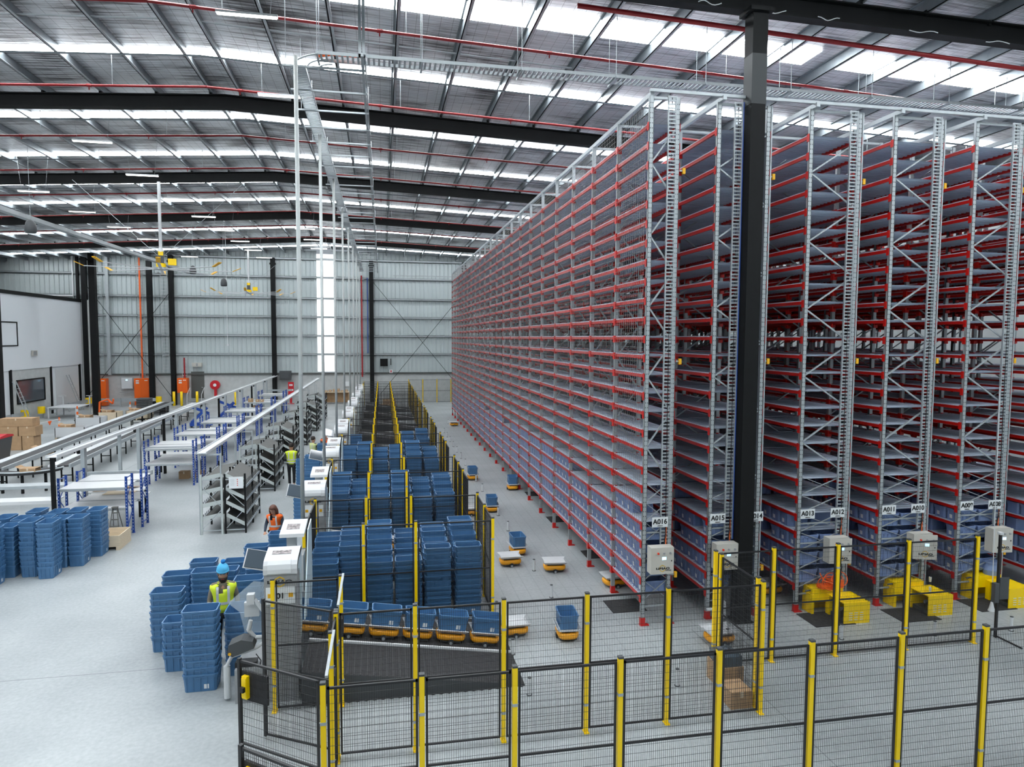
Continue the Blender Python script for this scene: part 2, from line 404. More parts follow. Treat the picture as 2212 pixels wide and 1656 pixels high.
# free-standing columns
t = thing('roof_column', 'tall black steel column standing in front of the racks, left of sign A014', 'column', (7.6, 13.26, 0))
MB().box(-.16, -.16, 0, .16, .16, 10.9).build('shaft', 'black', t)
MB().box(-.165, -.165, 10.9, .165, .165, 11.9).build('upper_shaft', 'colgrey', t)
MB().box(-.165, -.165, 11.9, .165, .165, 12.75).box(-.26, -.24, 12.72, .26, .24, 12.8).build('head_plate', 'black', t)
MB().box(-.2, -.2, 0, .2, .2, .03).build('base_plate', 'black', t)
for (x, y, h, w, lab) in ((-21.8, 57.8, 12.4, .22, 'black free-standing column in front of the wall cross bracing'), (-22.5, 45.5, 12.4, .22, 'black column at the edge of the picture by the stacked cartons'),
                       (-19.75, 64.2, 12.6, .2, 'slim black column in front of the large orange cabinet')):
    t = thing('roof_column', lab, 'column', (x, y, 0))
    MB().box(-w, -w, 0, w, w, h).build('shaft', 'black', t)
    MB().box(-w-.05, -w-.05, 0, w+.05, w+.05, .05).build('base_plate', 'black', t)
# white wires on the near rafter
for i, (x, w) in enumerate(((6.6, .5), (8.0, .6), (9.3, .5), (11.6, .7), (13.5, .6))):
    z = 12.9-.029*(x-7.8)
    pts = [(x+w*(k/8-.5), 13.35-.02*math.sin(k), z-.02+.03*math.sin(k*.8+i)) for k in range(9)]
    tag(MB().tube(pts, .01, 5).build('loose_cable', 'white'), 'loose white cable looped along the near black rafter, %s from the column side' % ORD[i], 'cable')
# wall bracing rods
for i, (a, c, lab) in enumerate((((-25.2, 0.8), (-18.4, 9.8), 'thin brace rod rising right behind the free-standing columns'), ((-25.2, 10.8), (-18.4, .8), 'thin brace rod falling right behind the free-standing columns'),
                    ((-.8, 11.2), (7.5, 1.0), 'thin brace rod falling right on the wall beside the racks'), ((-.2, .8), (7.5, 10.2), 'thin brace rod rising right on the wall beside the racks'))):
    tag(MB().cyl((a[0], YW-.72, a[1]), (c[0], YW-.72, c[1]), .022, n=6).build('brace_rod', 'black'), lab, 'brace')

# ------------------------------------------------------------------ storage racks
NB, BAY, Y0 = 21, 1.9, 13.4
LV = [.60+.393*k for k in range(26)]
TOP = 11.0
def post_mb(x, y, z0=0, z1=TOP, hole=True, face=-1):
    b = MB()
    # lipped channel section
    b.box(x-.045, y-.035, z0, x+.045, y-.028, z1); b.box(x-.045, y-.035, z0, x-.038, y+.035, z1); b.box(x+.038, y-.035, z0, x+.045, y+.035, z1)
    b.box(x-.045, y+.028, z0, x-.015, y+.035, z1); b.box(x+.015, y+.028, z0, x+.045, y+.035, z1)
    return b
def holes_mb(x, y):
    b = MB(); z = .15
    while z < TOP-.1:
        b.box(x-.028, y-.0375, z, x-.012, y-.0345, z+.022); b.box(x+.012, y-.0375, z, x+.028, y-.0345, z+.022); z += .10
    return b
def frame_mb(w, front):
    b = MB(); b.merge(post_mb(.045, 0)); b.merge(post_mb(w-.045, 0))
    xa, xb = .06, w-.06
    z = .55; step = .73; k = 0
    if front:
        while z < 3.0:
            b.bar((xa, 0, z), (xb, 0, z+.42), .035, .012); b.bar((xb, .01, z), (xa, .01, z+.42), .035, .012); z += .42
        b.bar((xa, 0, .40), (xb, 0, .42), .03); b.bar((xa, 0, 2.0), (xb, 0, 2.0), .03); b.bar((xa, 0, 1.55), (xb, 0, 1.55), .03)
        z = 3.1
    while z+step < TOP:
        if k % 2 == 0: b.bar((xb, 0, z), (xa, 0, z+step), .03)
        else: b.bar((xa, 0, z), (xb, 0, z+step), .03)
        z += step; k += 1
    b.bar((xa, 0, TOP-.03), (xb, 0, TOP-.03), .05)
    return b
def feet_mb():
    return MB().box(-.052, -.045, 0, .052, .042, .17).box(-.055, -.06, 0, .14, .06, .012)
def beam_mb(side):        # side -1: hooks on the left face
    b = MB(); x = 0
    b.box(-.025, .04, -.03, .025, BAY-.04, .026).box(-.03, .05, .014, .03, BAY-.05, .034)
    b.box(-.045, .036, -.10, .05, .062, .06).box(-.05, BAY-.062, -.10, .055, BAY-.036, .06)
    xo = (-.052, -.044) if side < 0 else (.044, .052)
    b.box(xo[0], -.03, -.10, xo[1], .05, .06).box(xo[0], BAY-.05, -.10, xo[1], BAY+.03, .06)
    return b
def deck_mb(w, lod=0):
    b = MB(); n = 13 if not lod else 6
    y0, y1 = .05, BAY-.05; p = (y1-y0)/n; prof = []
    for i in range(n):
        prof += [(y0+i*p, 0), (y0+(i+.62)*p, 0), (y0+(i+.68)*p, -.03), (y0+(i+.94)*p, -.03)]
    prof.append((y1, 0)); k = len(prof)
    b.add([(.02, y, z) for y, z in prof]+[(w-.02, y, z) for y, z in prof], [(i, i+1, k+i+1, k+i) for i in range(k-1)])
    b.box(.015, y0, -.005, .03, y1, .012); b.box(w-.03, y0, -.005, w-.015, y1, .012)
    return b
def cage_mesh_mb():
    b = MB(); z0, z1 = .72, 10.9
    y = .1
    while y < BAY-.05: b.bar((0, y, z0), (0, y, z1), .0044, caps=False); y += .125
    z = z0
    while z < z1: b.bar((.004, .03, z), (.004, BAY-.03, z), .0040, caps=False); z += .1
    return b
RACKS = [(5.355, .66, '16', 'A016', 'outermost rack row, faced with wire mesh, under sign A016'),
         (6.885, 1.21, '15', 'A015', 'rack row behind the black column, under signs A015 and A014'),
         (9.02, 1.25, '13', 'A013', 'rack row under signs A013 and A012'),
         (11.07, 1.26, '11', 'A011', 'rack row under signs A011 and A010'),
         (13.16, 1.27, '9', 'A009', 'rack row under signs A009 and A008'),
         (15.25, 1.27, '7', '', 'rack row at the edge of the picture, beyond sign A008'),
         (17.35, 1.27, '5', '', 'rack row glimpsed through the last visible racks')]
BEAM = {s: beam_mb(s) for s in (-1, 1)}
beam_me = {s: BEAM[s].mesh('beam', 'red') for s in (-1, 1)}
deck_cache = {}
NVIS = 100
cm = cage_mesh_mb().mesh('mesh_panel', 'meshwire')
for ri, (x0, w, code, sign, lab) in enumerate(RACKS):
    yf = Y0 if ri == 0 else Y0+.08
    rk = thing('storage_rack', 'tall grey and red shelving, '+lab, 'rack', (x0, yf, 0))
    if w not in deck_cache:
        deck_cache[w] = (deck_mb(w), deck_mb(w).mesh('shelf_deck', 'deck'), frame_mb(w, True).merge(holes_mb(.045, 0), mi=1).merge(holes_mb(w-.045, 0), mi=1).mesh('upright_frame', ['galv', 'dgrey']), frame_mb(w, False).mesh('upright_frame', 'galv'),
                         feet_mb().mesh('post_foot', 'red'), deck_mb(w, 1))
    dmb, dme, ffront, fback, ffeet, dlod = deck_cache[w]
    for k in range(NB+1):
        fr = put('upright_frame', ffront if k == 0 else fback, rk, (0, k*BAY, 0))
        for xx in (.045, w-.045): put('post_foot', ffeet, fr, (xx, 0, 0))
    # beams: nearest as parts
    bparts, brest = [], MB()
    for k in range(NB):
        for s in (-1, 1):
            for li, z in enumerate(LV):
                bparts.append((k*2+(s > 0)*2.5, s, (.035 if s < 0 else w-.035, k*BAY, z)))
    bparts.sort(key=lambda q: q[0])
    lod = MB().box(-.025, .04, -.035, .025, BAY-.04, .035).box(-.052, BAY-.062, -.10, .052, BAY-.036, .06)
    for i, (_, s, loc) in enumerate(bparts):
        if i < NVIS: put('beam', beam_me[s], rk, loc)
        else: brest.merge(lod, loc)
    tag(brest.build('beam', 'red', rk), kind='stuff')
    drest = MB(); i = 0
    for k in range(NB):
        for z in LV:
            if i < NVIS: put('shelf_deck', dme, rk, (0, k*BAY, z+.045))
            else: drest.merge(dmb if k < 8 else dlod, (0, k*BAY, z+.045))
            i += 1
    tag(drest.build('shelf_deck', 'deck', rk), kind='stuff')
    if ri == 0:
        for k in range(NB): put('mesh_panel', cm, rk, (-.03, k*BAY, 0))
    # top rail over the left posts
    MB().box(.03, -.2 if ri else 0, TOP+.0, .11, NB*BAY, TOP+.09).build('top_rail', 'galv', rk)
    # rear guide posts just beside each upright on the aisle side
    if ri:
        MB().bar((w+.03, -.02, .3), (w+.03, -.02, TOP), .03).build('guide_post', 'galv', rk)
    # small yellow stops on the right post
    for z in (9.55, 5.62, 1.05):
        MB().box(w, .02, z-.01, w+.12, .05, z+.02, 0).box(w+.1, 0, z-.06, w+.16, .06, z+.06, 1).build('aisle_stop', ['galv', 'amber'], rk)

# tie beam across all the rack tops and ladder trays on each front
tag(MB().box(5.35, 13.32, 11.07, 18.6, 13.38, 11.13).build('tie_beam', 'galv'), 'light steel tie beam joining the front tops of all rack rows', 'beam')
def ladder_mb(z0, z1, w=.16):
    b = MB().box(-w/2-.012, -.045, z0, -w/2+.006, 0, z1).box(w/2-.006, -.045, z0, w/2+.012, 0, z1)
    z = z0+.04
    while z < z1: b.box(-w/2, -.035, z, w/2, -.018, z+.026); z += .075
    return b
lm = ladder_mb(1.78, 11.0).mesh('cable_ladder', 'galv')
for i, (x, nm) in enumerate(((5.82, 'A016'), (7.32, 'A015'), (10.02, 'A012'), (12.10, 'A010'), (14.16, 'A008'))):
    o = tag(put('cable_ladder', lm, None, (x, 13.33 if i == 0 else 13.4, 0)), 'vertical galvanised cable ladder up the rack front by sign %s' % nm, 'cable ladder')
    MB().cyl((.0, -.02, 1.75), (.02, -.06, 2.0), .012).cyl((.02, -.05, 2.0), (.0, -.01, 11.0), .008, n=5).cyl((.03, -.05, 1.72), (.04, -.03, 2.2), .01, mi=1).build('cable', ['txt', 'flex'], o)
    if i == 1: MB().cyl((.10, -.05, 1.78), (.10, -.05, 11.0), .010, n=6).build('blue_conduit', 'blue', o)
# rack signs
for (code, x, z) in (('A016', 5.70, 2.255), ('A015', 7.04, 2.255), ('A014', 7.93, 2.26), ('A013', 9.18, 2.26), ('A012', 9.92, 2.26), ('A011', 11.22, 2.265), ('A010', 11.97, 2.265), ('A009', 13.27, 2.27), ('A008', 14.03, 2.27)):
    y = 13.25 if code == 'A016' else 13.31
    t = thing('rack_sign', 'white rack sign reading %s on the rack front' % code, 'sign', (x, y, z))
    MB().box(-.175, 0, -.105, .175, .006, .105).build('sign_plate', 'paper', t)
    MB().merge(text_mb(code, .105, .004), (0, -.004, -.035)).merge(text_mb('LIBIAO', .018, .001, 1.6), (0, -.004, -.085)).build('lettering', 'txt', t)
# overhead cable tray
tz = 12.05
def tray_mb(L, w=.42):
    b = MB().box(0, 0, 0, L, .015, .07).box(0, w-.015, 0, L, w, .07)
    x = .05
    while x < L: b.box(x, .01, 0, x+.045, w-.01, .02); x += .11
    return b
tr = thing('overhead_cable_tray', 'galvanised cable tray hung below the roof, turning a corner above the stations', 'cable tray')
tray_mb(20).build('tray_run', 'galv', tr, (-1.3, 15.3, tz))
tray_mb(48, .34).build('tray_run', 'galv', tr, (-1.62, 16.1, tz), math.pi/2)
bb = MB()
for r_ in (.35, .62, .92):
    pts = [(-1.02-r_*math.sin(a)*.92, 16.25-r_*math.cos(a), tz+.03) for a in [i*math.pi/16 for i in range(9)]]
    bb.tube(pts, .018, 6)
bb.build('corner_bend', 'galv', tr)
MB().tube([(-1.3, 15.55, tz+.05), (-1.0, 15.5, tz+.09), (-.4, 15.45, tz+.07)], .03, 6).build('orange_cable', 'flex', tr)
for x in [-1.3+2.2*k for k in range(9)]:
    MB().cyl((x, 15.27, tz-.05), (x, 15.27, under(x)+.5), .008, n=5).cyl((x, 15.77, tz-.05), (x, 15.77, under(x)+.5), .008, n=5).box(x-.02, 15.2, tz-.04, x+.02, 15.85, tz).build('tray_hanger', 'galv', tr)
# twin channel rail with cross struts to the tray
rl = thing('channel_rail', 'long galvanised channel rail parallel to the cable tray, tied by cross struts', 'rail')
MB().box(-.40, 15.2, tz-.02, -.34, YW-.5, tz+.05).box(-.33, 15.2, tz+.02, -.30, YW-.5, tz+.06).build('channel', 'galv', rl)
for k in range(33):
    y = 15.95+1.48*k
    MB().box(-2.1, y-.022, tz-.06, -.30, y+.022, tz-.02).build('cross_strut', 'galv', rl)
    if k % 2 == 0: MB().cyl((-.36, y, tz), (-.36, y, under(-.36)+.5), .01, n=5).cyl((-2.02, y, tz-.06), (-2.02, y, under(-2)+.5), .008, n=5).build('drop_rod', 'galv', rl)
# drops from the roof in the first bay
for i, x in enumerate((-.42, -.34)):
    tag(MB().box(x-.03, 15.3, tz, x+.03, 15.34, 13.7).build('hanger_channel', 'galv'), 'upright hanger channel above the tray, %s of the close pair' % ORD[i], 'hanger')
# cable poles standing by the stations
for k in range(8):
    y = 15.5+5.75*k
    tag(MB().cyl((0, 0, 1.6 if k else 1.0), (0, 0, tz), .045, n=12).cyl((0, 0, 1.4 if k else .9), (0, 0, 1.9), .055, n=12).build('service_pole', 'pole', None, (-1.76, y, 0), smooth=True),
        'tall white service pole from station to cable tray, %s from the front' % ORD[k], 'pole', 'white poles above the picking stations')
# suspended trays at the back over the racks
tag(MB().box(1.0, 62, 11.55, 9.0, 62.06, 11.62).cyl((2, 62.03, 11.6), (2, 62.03, under(2)+.79), .02, n=5).cyl((8, 62.03, 11.6), (8, 62.03, under(8)+.79), .02, n=5).build('far_tray_rail', 'galv'), 'thin rails across the back wall above the rack end', 'rail')

# ------------------------------------------------------------------ totes and bins
def tote_mb(L=.58, D=.39, H=.31, full=True, lbl=False, taper=.024):
    """open box, long side along x; base centre at origin. material 0 plastic, 1 label"""
    b = MB(); t = .012; lx, ly = L/2, D/2; bx, by = lx-taper, ly-taper*.8
    def ring(x, y, z, c=.03):
        return [(-x+c, -y, z), (x-c, -y, z), (x, -y+c, z), (x, y-c, z), (x-c, y, z), (-x+c, y, z), (-x, y-c, z), (-x, -y+c, z)]
    r = [ring(bx-.01, by-.01, 0), ring(lx-.022, ly-.022, H-.075), ring(lx-.012, ly-.012, H-.075), ring(lx-.010, ly-.010, H-.03),
         ring(lx, ly, H-.03, .04), ring(lx, ly, H, .04), ring(lx-.02, ly-.02, H, .03), ring(bx-.02, by-.02, .015)]
    vs = [p for q in r for p in q]; fs = []
    for k in range(len(r)-1):
        for i in range(8): fs.append((k*8+i, k*8+(i+1) % 8, (k+1)*8+(i+1) % 8, (k+1)*8+i))
    fs += [tuple(range(8))[::-1], tuple(range((len(r)-1)*8, len(r)*8))]
    b.add(vs, fs)
    if full:
        for k in range(5):
            x = (k-2)*L*.19
            for s in (-1, 1):
                b.add([(x-.006, s*(by-.012), .02), (x+.006, s*(by-.012), .02), (x+.006, s*(ly-.008), H-.075), (x-.006, s*(ly-.008), H-.075),
                       (x-.006, s*(by-.002), .02), (x+.006, s*(by-.002), .02), (x+.006, s*(ly-.001), H-.03), (x-.006, s*(ly-.001), H-.03)],
                      [(4,5,6,7),(0,4,7,3),(1,5,6,2)])
        for k in (-1, 0, 1):
            y = k*D*.25
            for s in (-1, 1):
                b.add([(s*(bx-.01), y-.006, .02), (s*(bx-.01), y+.006, .02), (s*(lx-.01), y+.006, H-.075), (s*(lx-.01), y-.006, H-.075),
                       (s*bx, y-.006, .02), (s*bx, y+.006, .02), (s*(lx-.001), y+.006, H-.03), (s*(lx-.001), y-.006, H-.03)],
                      [(4,5,6,7),(0,4,7,3),(1,5,6,2)])
        b.box(-.07, -ly+.002, H-.062, .07, -ly+.014, H-.045)   # grip under the rim
    if lbl:
        z0, z1 = .05, .13; f = lambda z: by-.008+(ly-.02-by+.008)*z/(H-.07)
        b.add([(.06, -f(z0)-.006, z0), (.14, -f(z0)-.006, z0), (.14, -f(z1)-.006, z1), (.06, -f(z1)-.006, z1)], [(0,1,2,3)], 1)
    return b
T_FULL, T_LBL, T_LOD = tote_mb(), tote_mb(lbl=True), tote_mb(full=False)
# a little dark lettering square on the label
tote_me = {'f': T_FULL.mesh('tote', ['tote', 'paper', 'txt']), 'l': T_LBL.mesh('tote', ['tote', 'paper', 'txt'])}
PITCH = .123
rest_totes = MB(); n_ind = 0
def stack(x, y, n, rz, lab, vis=99, group='blue nesting totes in stacks', pitch=PITCH):
    """n nested totes; the top `vis` ones are single objects, the ones below go to the mass"""
    global n_ind
    for k in range(n):
        from_top = n-1-k
        if from_top < vis and n_ind < 296:
            jit = random.uniform(-.006, .006)
            o = put('tote', tote_me['l' if k == 0 else 'f'], None, (x+jit, y+jit, .002+k*pitch), rz+random.uniform(-.012, .012))
            pos = 'topmost' if from_top == 0 else ('bottom' if k == 0 else ORD[from_top]+' from top')
            tag(o, 'blue tote, %s, stack %s' % (pos, lab), 'tote', group)
            n_ind += 1
        else:
            rest_totes.merge(T_LOD, (x, y, .002+k*pitch), rz)
H90 = math.pi/2
# stacks round the first station
stack(-3.12, 12.32, 10, .02, 'in front of the bearded man')
stack(-2.62, 12.88, 8, H90, 'just behind and right of the front stack')
stack(-3.68, 13.15, 6, .0, 'low, left of the front stack')
stack(-4.15, 14.02, 8, .0, 'outermost on the open floor side', 8)
stack(-4.22, 15.0, 8, .03, 'behind the outermost one', 5)
stack(-3.58, 14.72, 9, .0, 'left shoulder side behind the bearded man', 6)
stack(-2.72, 14.45, 8, .0, 'right behind the bearded man', 4)
stack(-2.62, 15.15, 8, .0, 'touching the first station screen', 3)
stack(-3.42, 15.5, 7, .0, 'under the pompom of the blue hat', 2)
stack(-4.1, 16.55, 6, .0, 'at the back left of the station group', 4)
stack(-3.35, 16.45, 6, .0, 'at the back right of the station group', 4)
stack(-3.1, 17.55, 6, .0, 'low, between the group and the seated woman', 5)
stack(-2.48, 17.3, 9, .0, 'right in front of the woman in orange', 9)
stack(-2.6, 16.0, 6, .0, 'between the first and second stations', 2)
# stacks on the floor at the left
LG = [(-9.42, 18.40, 10), (-8.84, 19.12, 10), (-8.36, 18.92, 10), (-8.02, 19.80, 9), (-7.86, 20.6, 9),
      (-9.92, 18.50, 10), (-9.34, 19.15, 9), (-8.84, 19.80, 9), (-8.40, 19.75, 9), (-9.90, 19.25, 9), (-9.40, 19.90, 9), (-8.80, 20.5, 9), (-8.36, 20.6, 9), (-9.9, 20.1, 9), (-9.4, 20.7, 9), (-10.5, 19.6, 9)]
names = ['front row next to the edge', 'third from the pallet, front row', 'second from the pallet, front row corner', 'just behind the front row corner', 'touching the wooden pallet',
         'cut by the picture edge', 'second row, next to the edge', 'second row, middle', 'second row, near the pallet', 'third row, next to the edge', 'third row, middle', 'third row, inner', 'third row, near the pallet', 'fourth row, edge', 'back row, middle', 'back corner at the edge']
for (x, y, n), nm in zip(LG, names):
    i = names.index(nm); stack(x, y, n, H90+.02, nm+', left floor group', 99 if i < 5 else (2 if i > 5 else 5))
# stacks inside the cages
CP, CN = 5.6, 9
for k in range(4):
    yc = 14.4+CP*k
    xs = [-1.28, -.70, -.10, .53, 1.16, 1.83]
    for row in range(5):
        for j, x in enumerate(xs):
            if k == 3 and j in (1, 2, 3) : continue
            if k == 2 and row == 0 and j == 1: continue
            if k == 0 and ((row == 0 and j in (0, 1)) or (row == 1 and j == 1)): continue
            n = [8, 8, 9, 10, 10][row]+((j*7+row*3+k*5) % 3)
            if k == 0 and row == 0: n = [9, 9, 9, 9, 11, 11][j]
            if k: n += [0, 1, 2, 0][k]
            vis = 0
            if k == 0: vis = [99, 3, 3, 2, 2][row] if row or j > 1 else 0
            elif k == 1: vis = 2 if row == 0 else (1 if row < 3 else 0)
            elif k == 2: vis = 1 if row < 2 else 0
            cn = ['nearest', 'second', 'third', 'fourth'][k]
            stack(x, yc+.36+row*.44, n, .0, '%s from stations, %s row, %s cage' % (ORD[j], ORD[row], cn), vis, 'blue totes stored in the cages')
# stacks beside the farther stations
for i, (x, y, n) in enumerate(((-2.55, 22.6, 9), (-2.5, 24.2, 10), (-2.6, 26.4, 12), (-3.0, 27.0, 10), (-2.6, 28.6, 10), (-2.55, 30.8, 10))):
    stack(x, y, n, 0, 'beside the farther stations, %s from the front' % ORD[i], 1)
tag(rest_totes.build('tote', ['tote', 'paper', 'txt']), 'remaining nested blue totes, mostly hidden inside the stacks', 'tote', kind='stuff')

# storage bins on the racks
BIN = tote_mb(.58, .37, .285, True, False, .02)
BIN.add([(.05,-.178,.07),(.11,-.178,.07),(.11,-.182,.15),(.05,-.182,.15)], [(0,1,2,3)], 1)
# the narrow end faces the aisle on the left side of each row
END = MB()
END.merge(tote_mb(.56, .36, .285, True, False, .015))
END.add([(-.272, -.03, .06), (-.272, .05, .06), (-.278, .05, .15), (-.278, -.03, .15)], [(0,3,2,1)], 1)
bin_me = END.mesh('storage_bin', ['bin', 'paper'])
BLOD = tote_mb(.56, .36, .285, False, False, .015)
rest_bins = MB(); nb = 0
cand = []
for ri, (x0, w, code, sign, lab) in enumerate(RACKS):
    cols = [x0+.33] if ri == 0 else [x0+.33, x0+w-.33]
    for ci, xc in enumerate(cols):
        for k in range(NB):
            for li in range(5):
                if li == 4 and not ((ri == 0 and k in (3, 4, 5, 6, 7, 9, 10, 12, 13)) or (ri == 0 and k == 0) or (ri and k % 3 == 1)): continue
                for q in range(5):
                    if ri and (k*5+q+li*3+ri) % 11 == 0: continue
                    if ri == 0 and li == 4 and k == 0 and q < 2: continue
                    yy = (Y0 if ri == 0 else Y0+.08)+k*BAY+.2+q*.375
                    pr = k*1.0 + (ri*.35 if ri else 0) + ci*2.2 + (0 if ri == 0 else 1.2)
                    cand.append((pr, ri, ci, k, li, q, xc, yy))
cand.sort(key=lambda t: t[0])
sname = {0: 'A016', 1: 'A015', 2: 'A013', 3: 'A011', 4: 'A009', 5: 'beyond A008', 6: 'last'}
# both orientations: bins lie with their long side across the rack
ENDR = bin_me
for (pr, ri, ci, k, li, q, xc, yy) in cand:
    z = LV[li]+.048
    if nb < 296 and ri < 5:
        o = put('storage_bin', bin_me, None, (xc, yy, z), H90*0)
        side = 'mesh face' if ri == 0 else ('left face' if ci == 0 else 'far face')
        o.rotation_euler = (0, 0, 0 if ci == 0 else math.pi)
        tag(o, 'grey-blue bin, %s of rack %s, %s shelf up, bay %s, slot %s' % (side, sname[ri], ORD[li], ORD[k], ORD[q]), 'bin', 'bins on the lower rack shelves')
        nb += 1
    elif ri < 6: rest_bins.merge(BLOD, (xc, yy, z))
tag(rest_bins.build('storage_bin', ['bin', 'paper']), 'remaining grey-blue bins along the lower rack shelves', 'bin', kind='stuff')

# ------------------------------------------------------------------ wire mesh fences
pan_cache = {}
def panel_me(w):
    key = round(w, 2)
    if key not in pan_cache:
        b = MB(); z0, z1 = .05, 2.15; t = .026
        b.box(0, -.013, z0, w, .013, z0+t).box(0, -.013, z1-t, w, .013, z1).box(0, -.013, z0, t, .013, z1).box(w-t, -.013, z0, w, .013, z1)
        b.box(0, -.012, 1.085, w, .012, 1.11)
        n = max(2, int((w-.05)/.027)); dx = (w-.05)/n
        for i in range(1, n): b.bar((.025+i*dx, 0, z0), (.025+i*dx, 0, z1), .0030, caps=False)
        z = z0+.1
        while z < z1: b.bar((.01, .004, z), (w-.01, .004, z), .0030, caps=False); z += .1
        pan_cache[key] = b.mesh('mesh_panel', 'wire')
    return pan_cache[key]
post_me = MB().box(-.03, -.03, .01, .03, .03, 2.2, 0).box(-.032, -.032, 2.19, .032, .032, 2.215, 1).mesh('post', ['yellow', 'dgrey'])
plate_me = MB().box(-.04, -.08, 0, .04, .08, .012).prism([(-.07, .012), (.07, .012), (0, .06)], -.004, .004, 'x').mesh('foot_plate', 'yellow')
clamp_me = MB().box(-.033, -.036, 0, .033, .036, .035).cyl((-.045, 0, .017), (.045, 0, .017), .008, n=6).mesh('clamp', 'galv')
def post(parent, x, y, ox, oy):
    p = put('post', post_me, parent, (x-ox, y-oy, 0))
    put('foot_plate', plate_me, p); put('clamp', clamp_me, p, (0, 0, 1.72)); put('clamp', clamp_me, p, (0, 0, .42))
def run(parent, pts, ox, oy, gap=.045):
    for (xa, ya), (xb, yb) in zip(pts, pts[1:]):
        L = math.hypot(xb-xa, yb-ya); a = math.atan2(yb-ya, xb-xa)
        put('mesh_panel', panel_me(L-2*gap), parent, (xa-ox+gap*math.cos(a), ya-oy+gap*math.sin(a), 0), a)
    for x, y in pts: post(parent, x, y, ox, oy)
def fence(lab, pts, group='yellow-post wire mesh fences'):
    t = thing('mesh_fence', lab, 'fence', (pts[0][0], pts[0][1], 0), 0, group)
    run(t, pts, pts[0][0], pts[0][1]); return t
fa = fence('nearest wire mesh fence with yellow posts along the bottom of the picture', [(x, 7.72) for x in (-.69, .42, 1.52, 2.84, 4.15, 5.45, 6.78, 8.1, 9.4)])
fb = fence('second wire mesh fence, ending at the cardboard box and the return panel', [(x, 9.82) for x in (-.68, .44, 1.76, 3.06, 4.39, 6.02)])
fcn = fence('wire mesh fence in front of the yellow machines, below the numbered racks', [(x, 11.42) for x in (6.02, 7.2, 8.55, 10.1, 11.68)])
fd = fence('short wire mesh return panel beside the black column and the carton', [(6.04, 10.0), (6.04, 11.24)])
fe = fence('short wire mesh fence just in front of the first station', [(-1.77, 11.28), (-.70, 11.28)])
ff = fence('short side fence between the two open gates', [(-.70, 9.08), (-.68, 9.74)])
# open gate leaves
def gate_leaf(lab, hinge, tip, lock=True):
    t = thing('mesh_gate', lab, 'gate', (hinge[0], hinge[1], 0), math.atan2(tip[1]-hinge[1], tip[0]-hinge[0]), 'open mesh gates')
    L = math.hypot(tip[0]-hinge[0], tip[1]-hinge[1])
    put('gate_panel', panel_me(L-.04), t, (.04, 0, 0))
    MB().box(L-.03, -.02, .03, L+.01, .02, 2.17).build('gate_stile', 'wire', t)
    if lock:
        MB().box(L-.45, -.03, 1.66, L-.05, .0, 2.02).build('lock_plate', 'rubber', t)
        lb = MB().box(L-.17, .0, 1.70, L-.09, .05, 1.98).box(L-.165, .05, 1.72, L-.095, .06, 1.96).build('lock_housing', 'yellow', t)
        MB().box(L-.16, .06, 1.80, L-.1, .10, 1.86).build('lock_handle', 'txt', lb)
    return t
gate_leaf('open mesh gate leaf with yellow lock box, swung over the open floor', (-.72, 7.86), (-1.76, 8.60))
gate_leaf('second open mesh gate leaf, next to the white station base', (-.72, 9.92), (-1.80, 10.54), False)
gate_leaf('mesh gate leaf with yellow lock cut by the bottom picture edge', (-.52, 6.05), (-1.38, 6.72))
for (a, c, lab) in (((-.66, 9.90), (-.66, 11.25), 'silver header bar between the second gate posts'), ((-.66, 7.80), (-.66, 9.05), 'silver header bar between the nearest gate posts')):
    tag(MB().box(a[0]-.015, a[1], 2.215, a[0]+.02, c[1], 2.245).build('gate_header', 'galv'), lab, 'bar')
for (x, y, lab) in ((-.70, 11.12, 'latch plate on the farther gate post'), (-.70, 9.22, 'latch plate on the nearer gate post')):
    tag(MB().box(-.04, -.05, 1.25, .04, .2, 1.55).build('latch_plate', 'rubber', None, (x, y if y < 10 else y, 0)), 'black '+lab, 'latch')
# black access post with holstered unit at the right edge
t = thing('access_post', 'slim black post with reader box at the right edge of the picture', 'post', (12.35, 11.55, 0))
MB().box(-.022, -.022, 0, .022, .022, 2.15).box(-.01, -.6, .02, .01, .0, .05).build('pole', 'wire', t)
MB().box(-.04, -.04, 2.15, .04, .04, 2.2).build('pole_cap', 'white', t)
MB().box(-.12, -.06, .75, -.02, .03, 1.15).box(.02, -.03, .8, .24, .0, 1.25).build('reader_box', 'dgrey', t)
# fence standing on the cage fronts
CX = [-1.62, -.42, .67, 2.33]
for k in range(CN):
    y = 14.4+CP*k
    t = thing('tote_cage', 'mesh enclosure around the tote stacks, %s from the camera' % ORD[k], 'cage', (CX[0], y, 0), 0, 'mesh cages in a row away from the camera')
    run(t, [(x, y) for x in CX], CX[0], y)
    run(t, [(x, y+2.45) for x in CX], CX[0], y)
    L = 2.45
    for x in (CX[0], CX[3]):
        put('mesh_panel', panel_me(1.13), t, (x-CX[0], .045, 0), H90)
        put('mesh_panel', panel_me(1.13), t, (x-CX[0], 1.27, 0), H90)
        if x > 0: post(t, x, y+1.225, CX[0], y)
    if k:
        put('mesh_panel', panel_me(1.13), t, (CX[3]-CX[0], -1.2, 0), H90)
# fence along the back wall
fence('mesh fence along the concrete wall at the far end', [(2.4+1.32*k, 64.3) for k in range(6)])
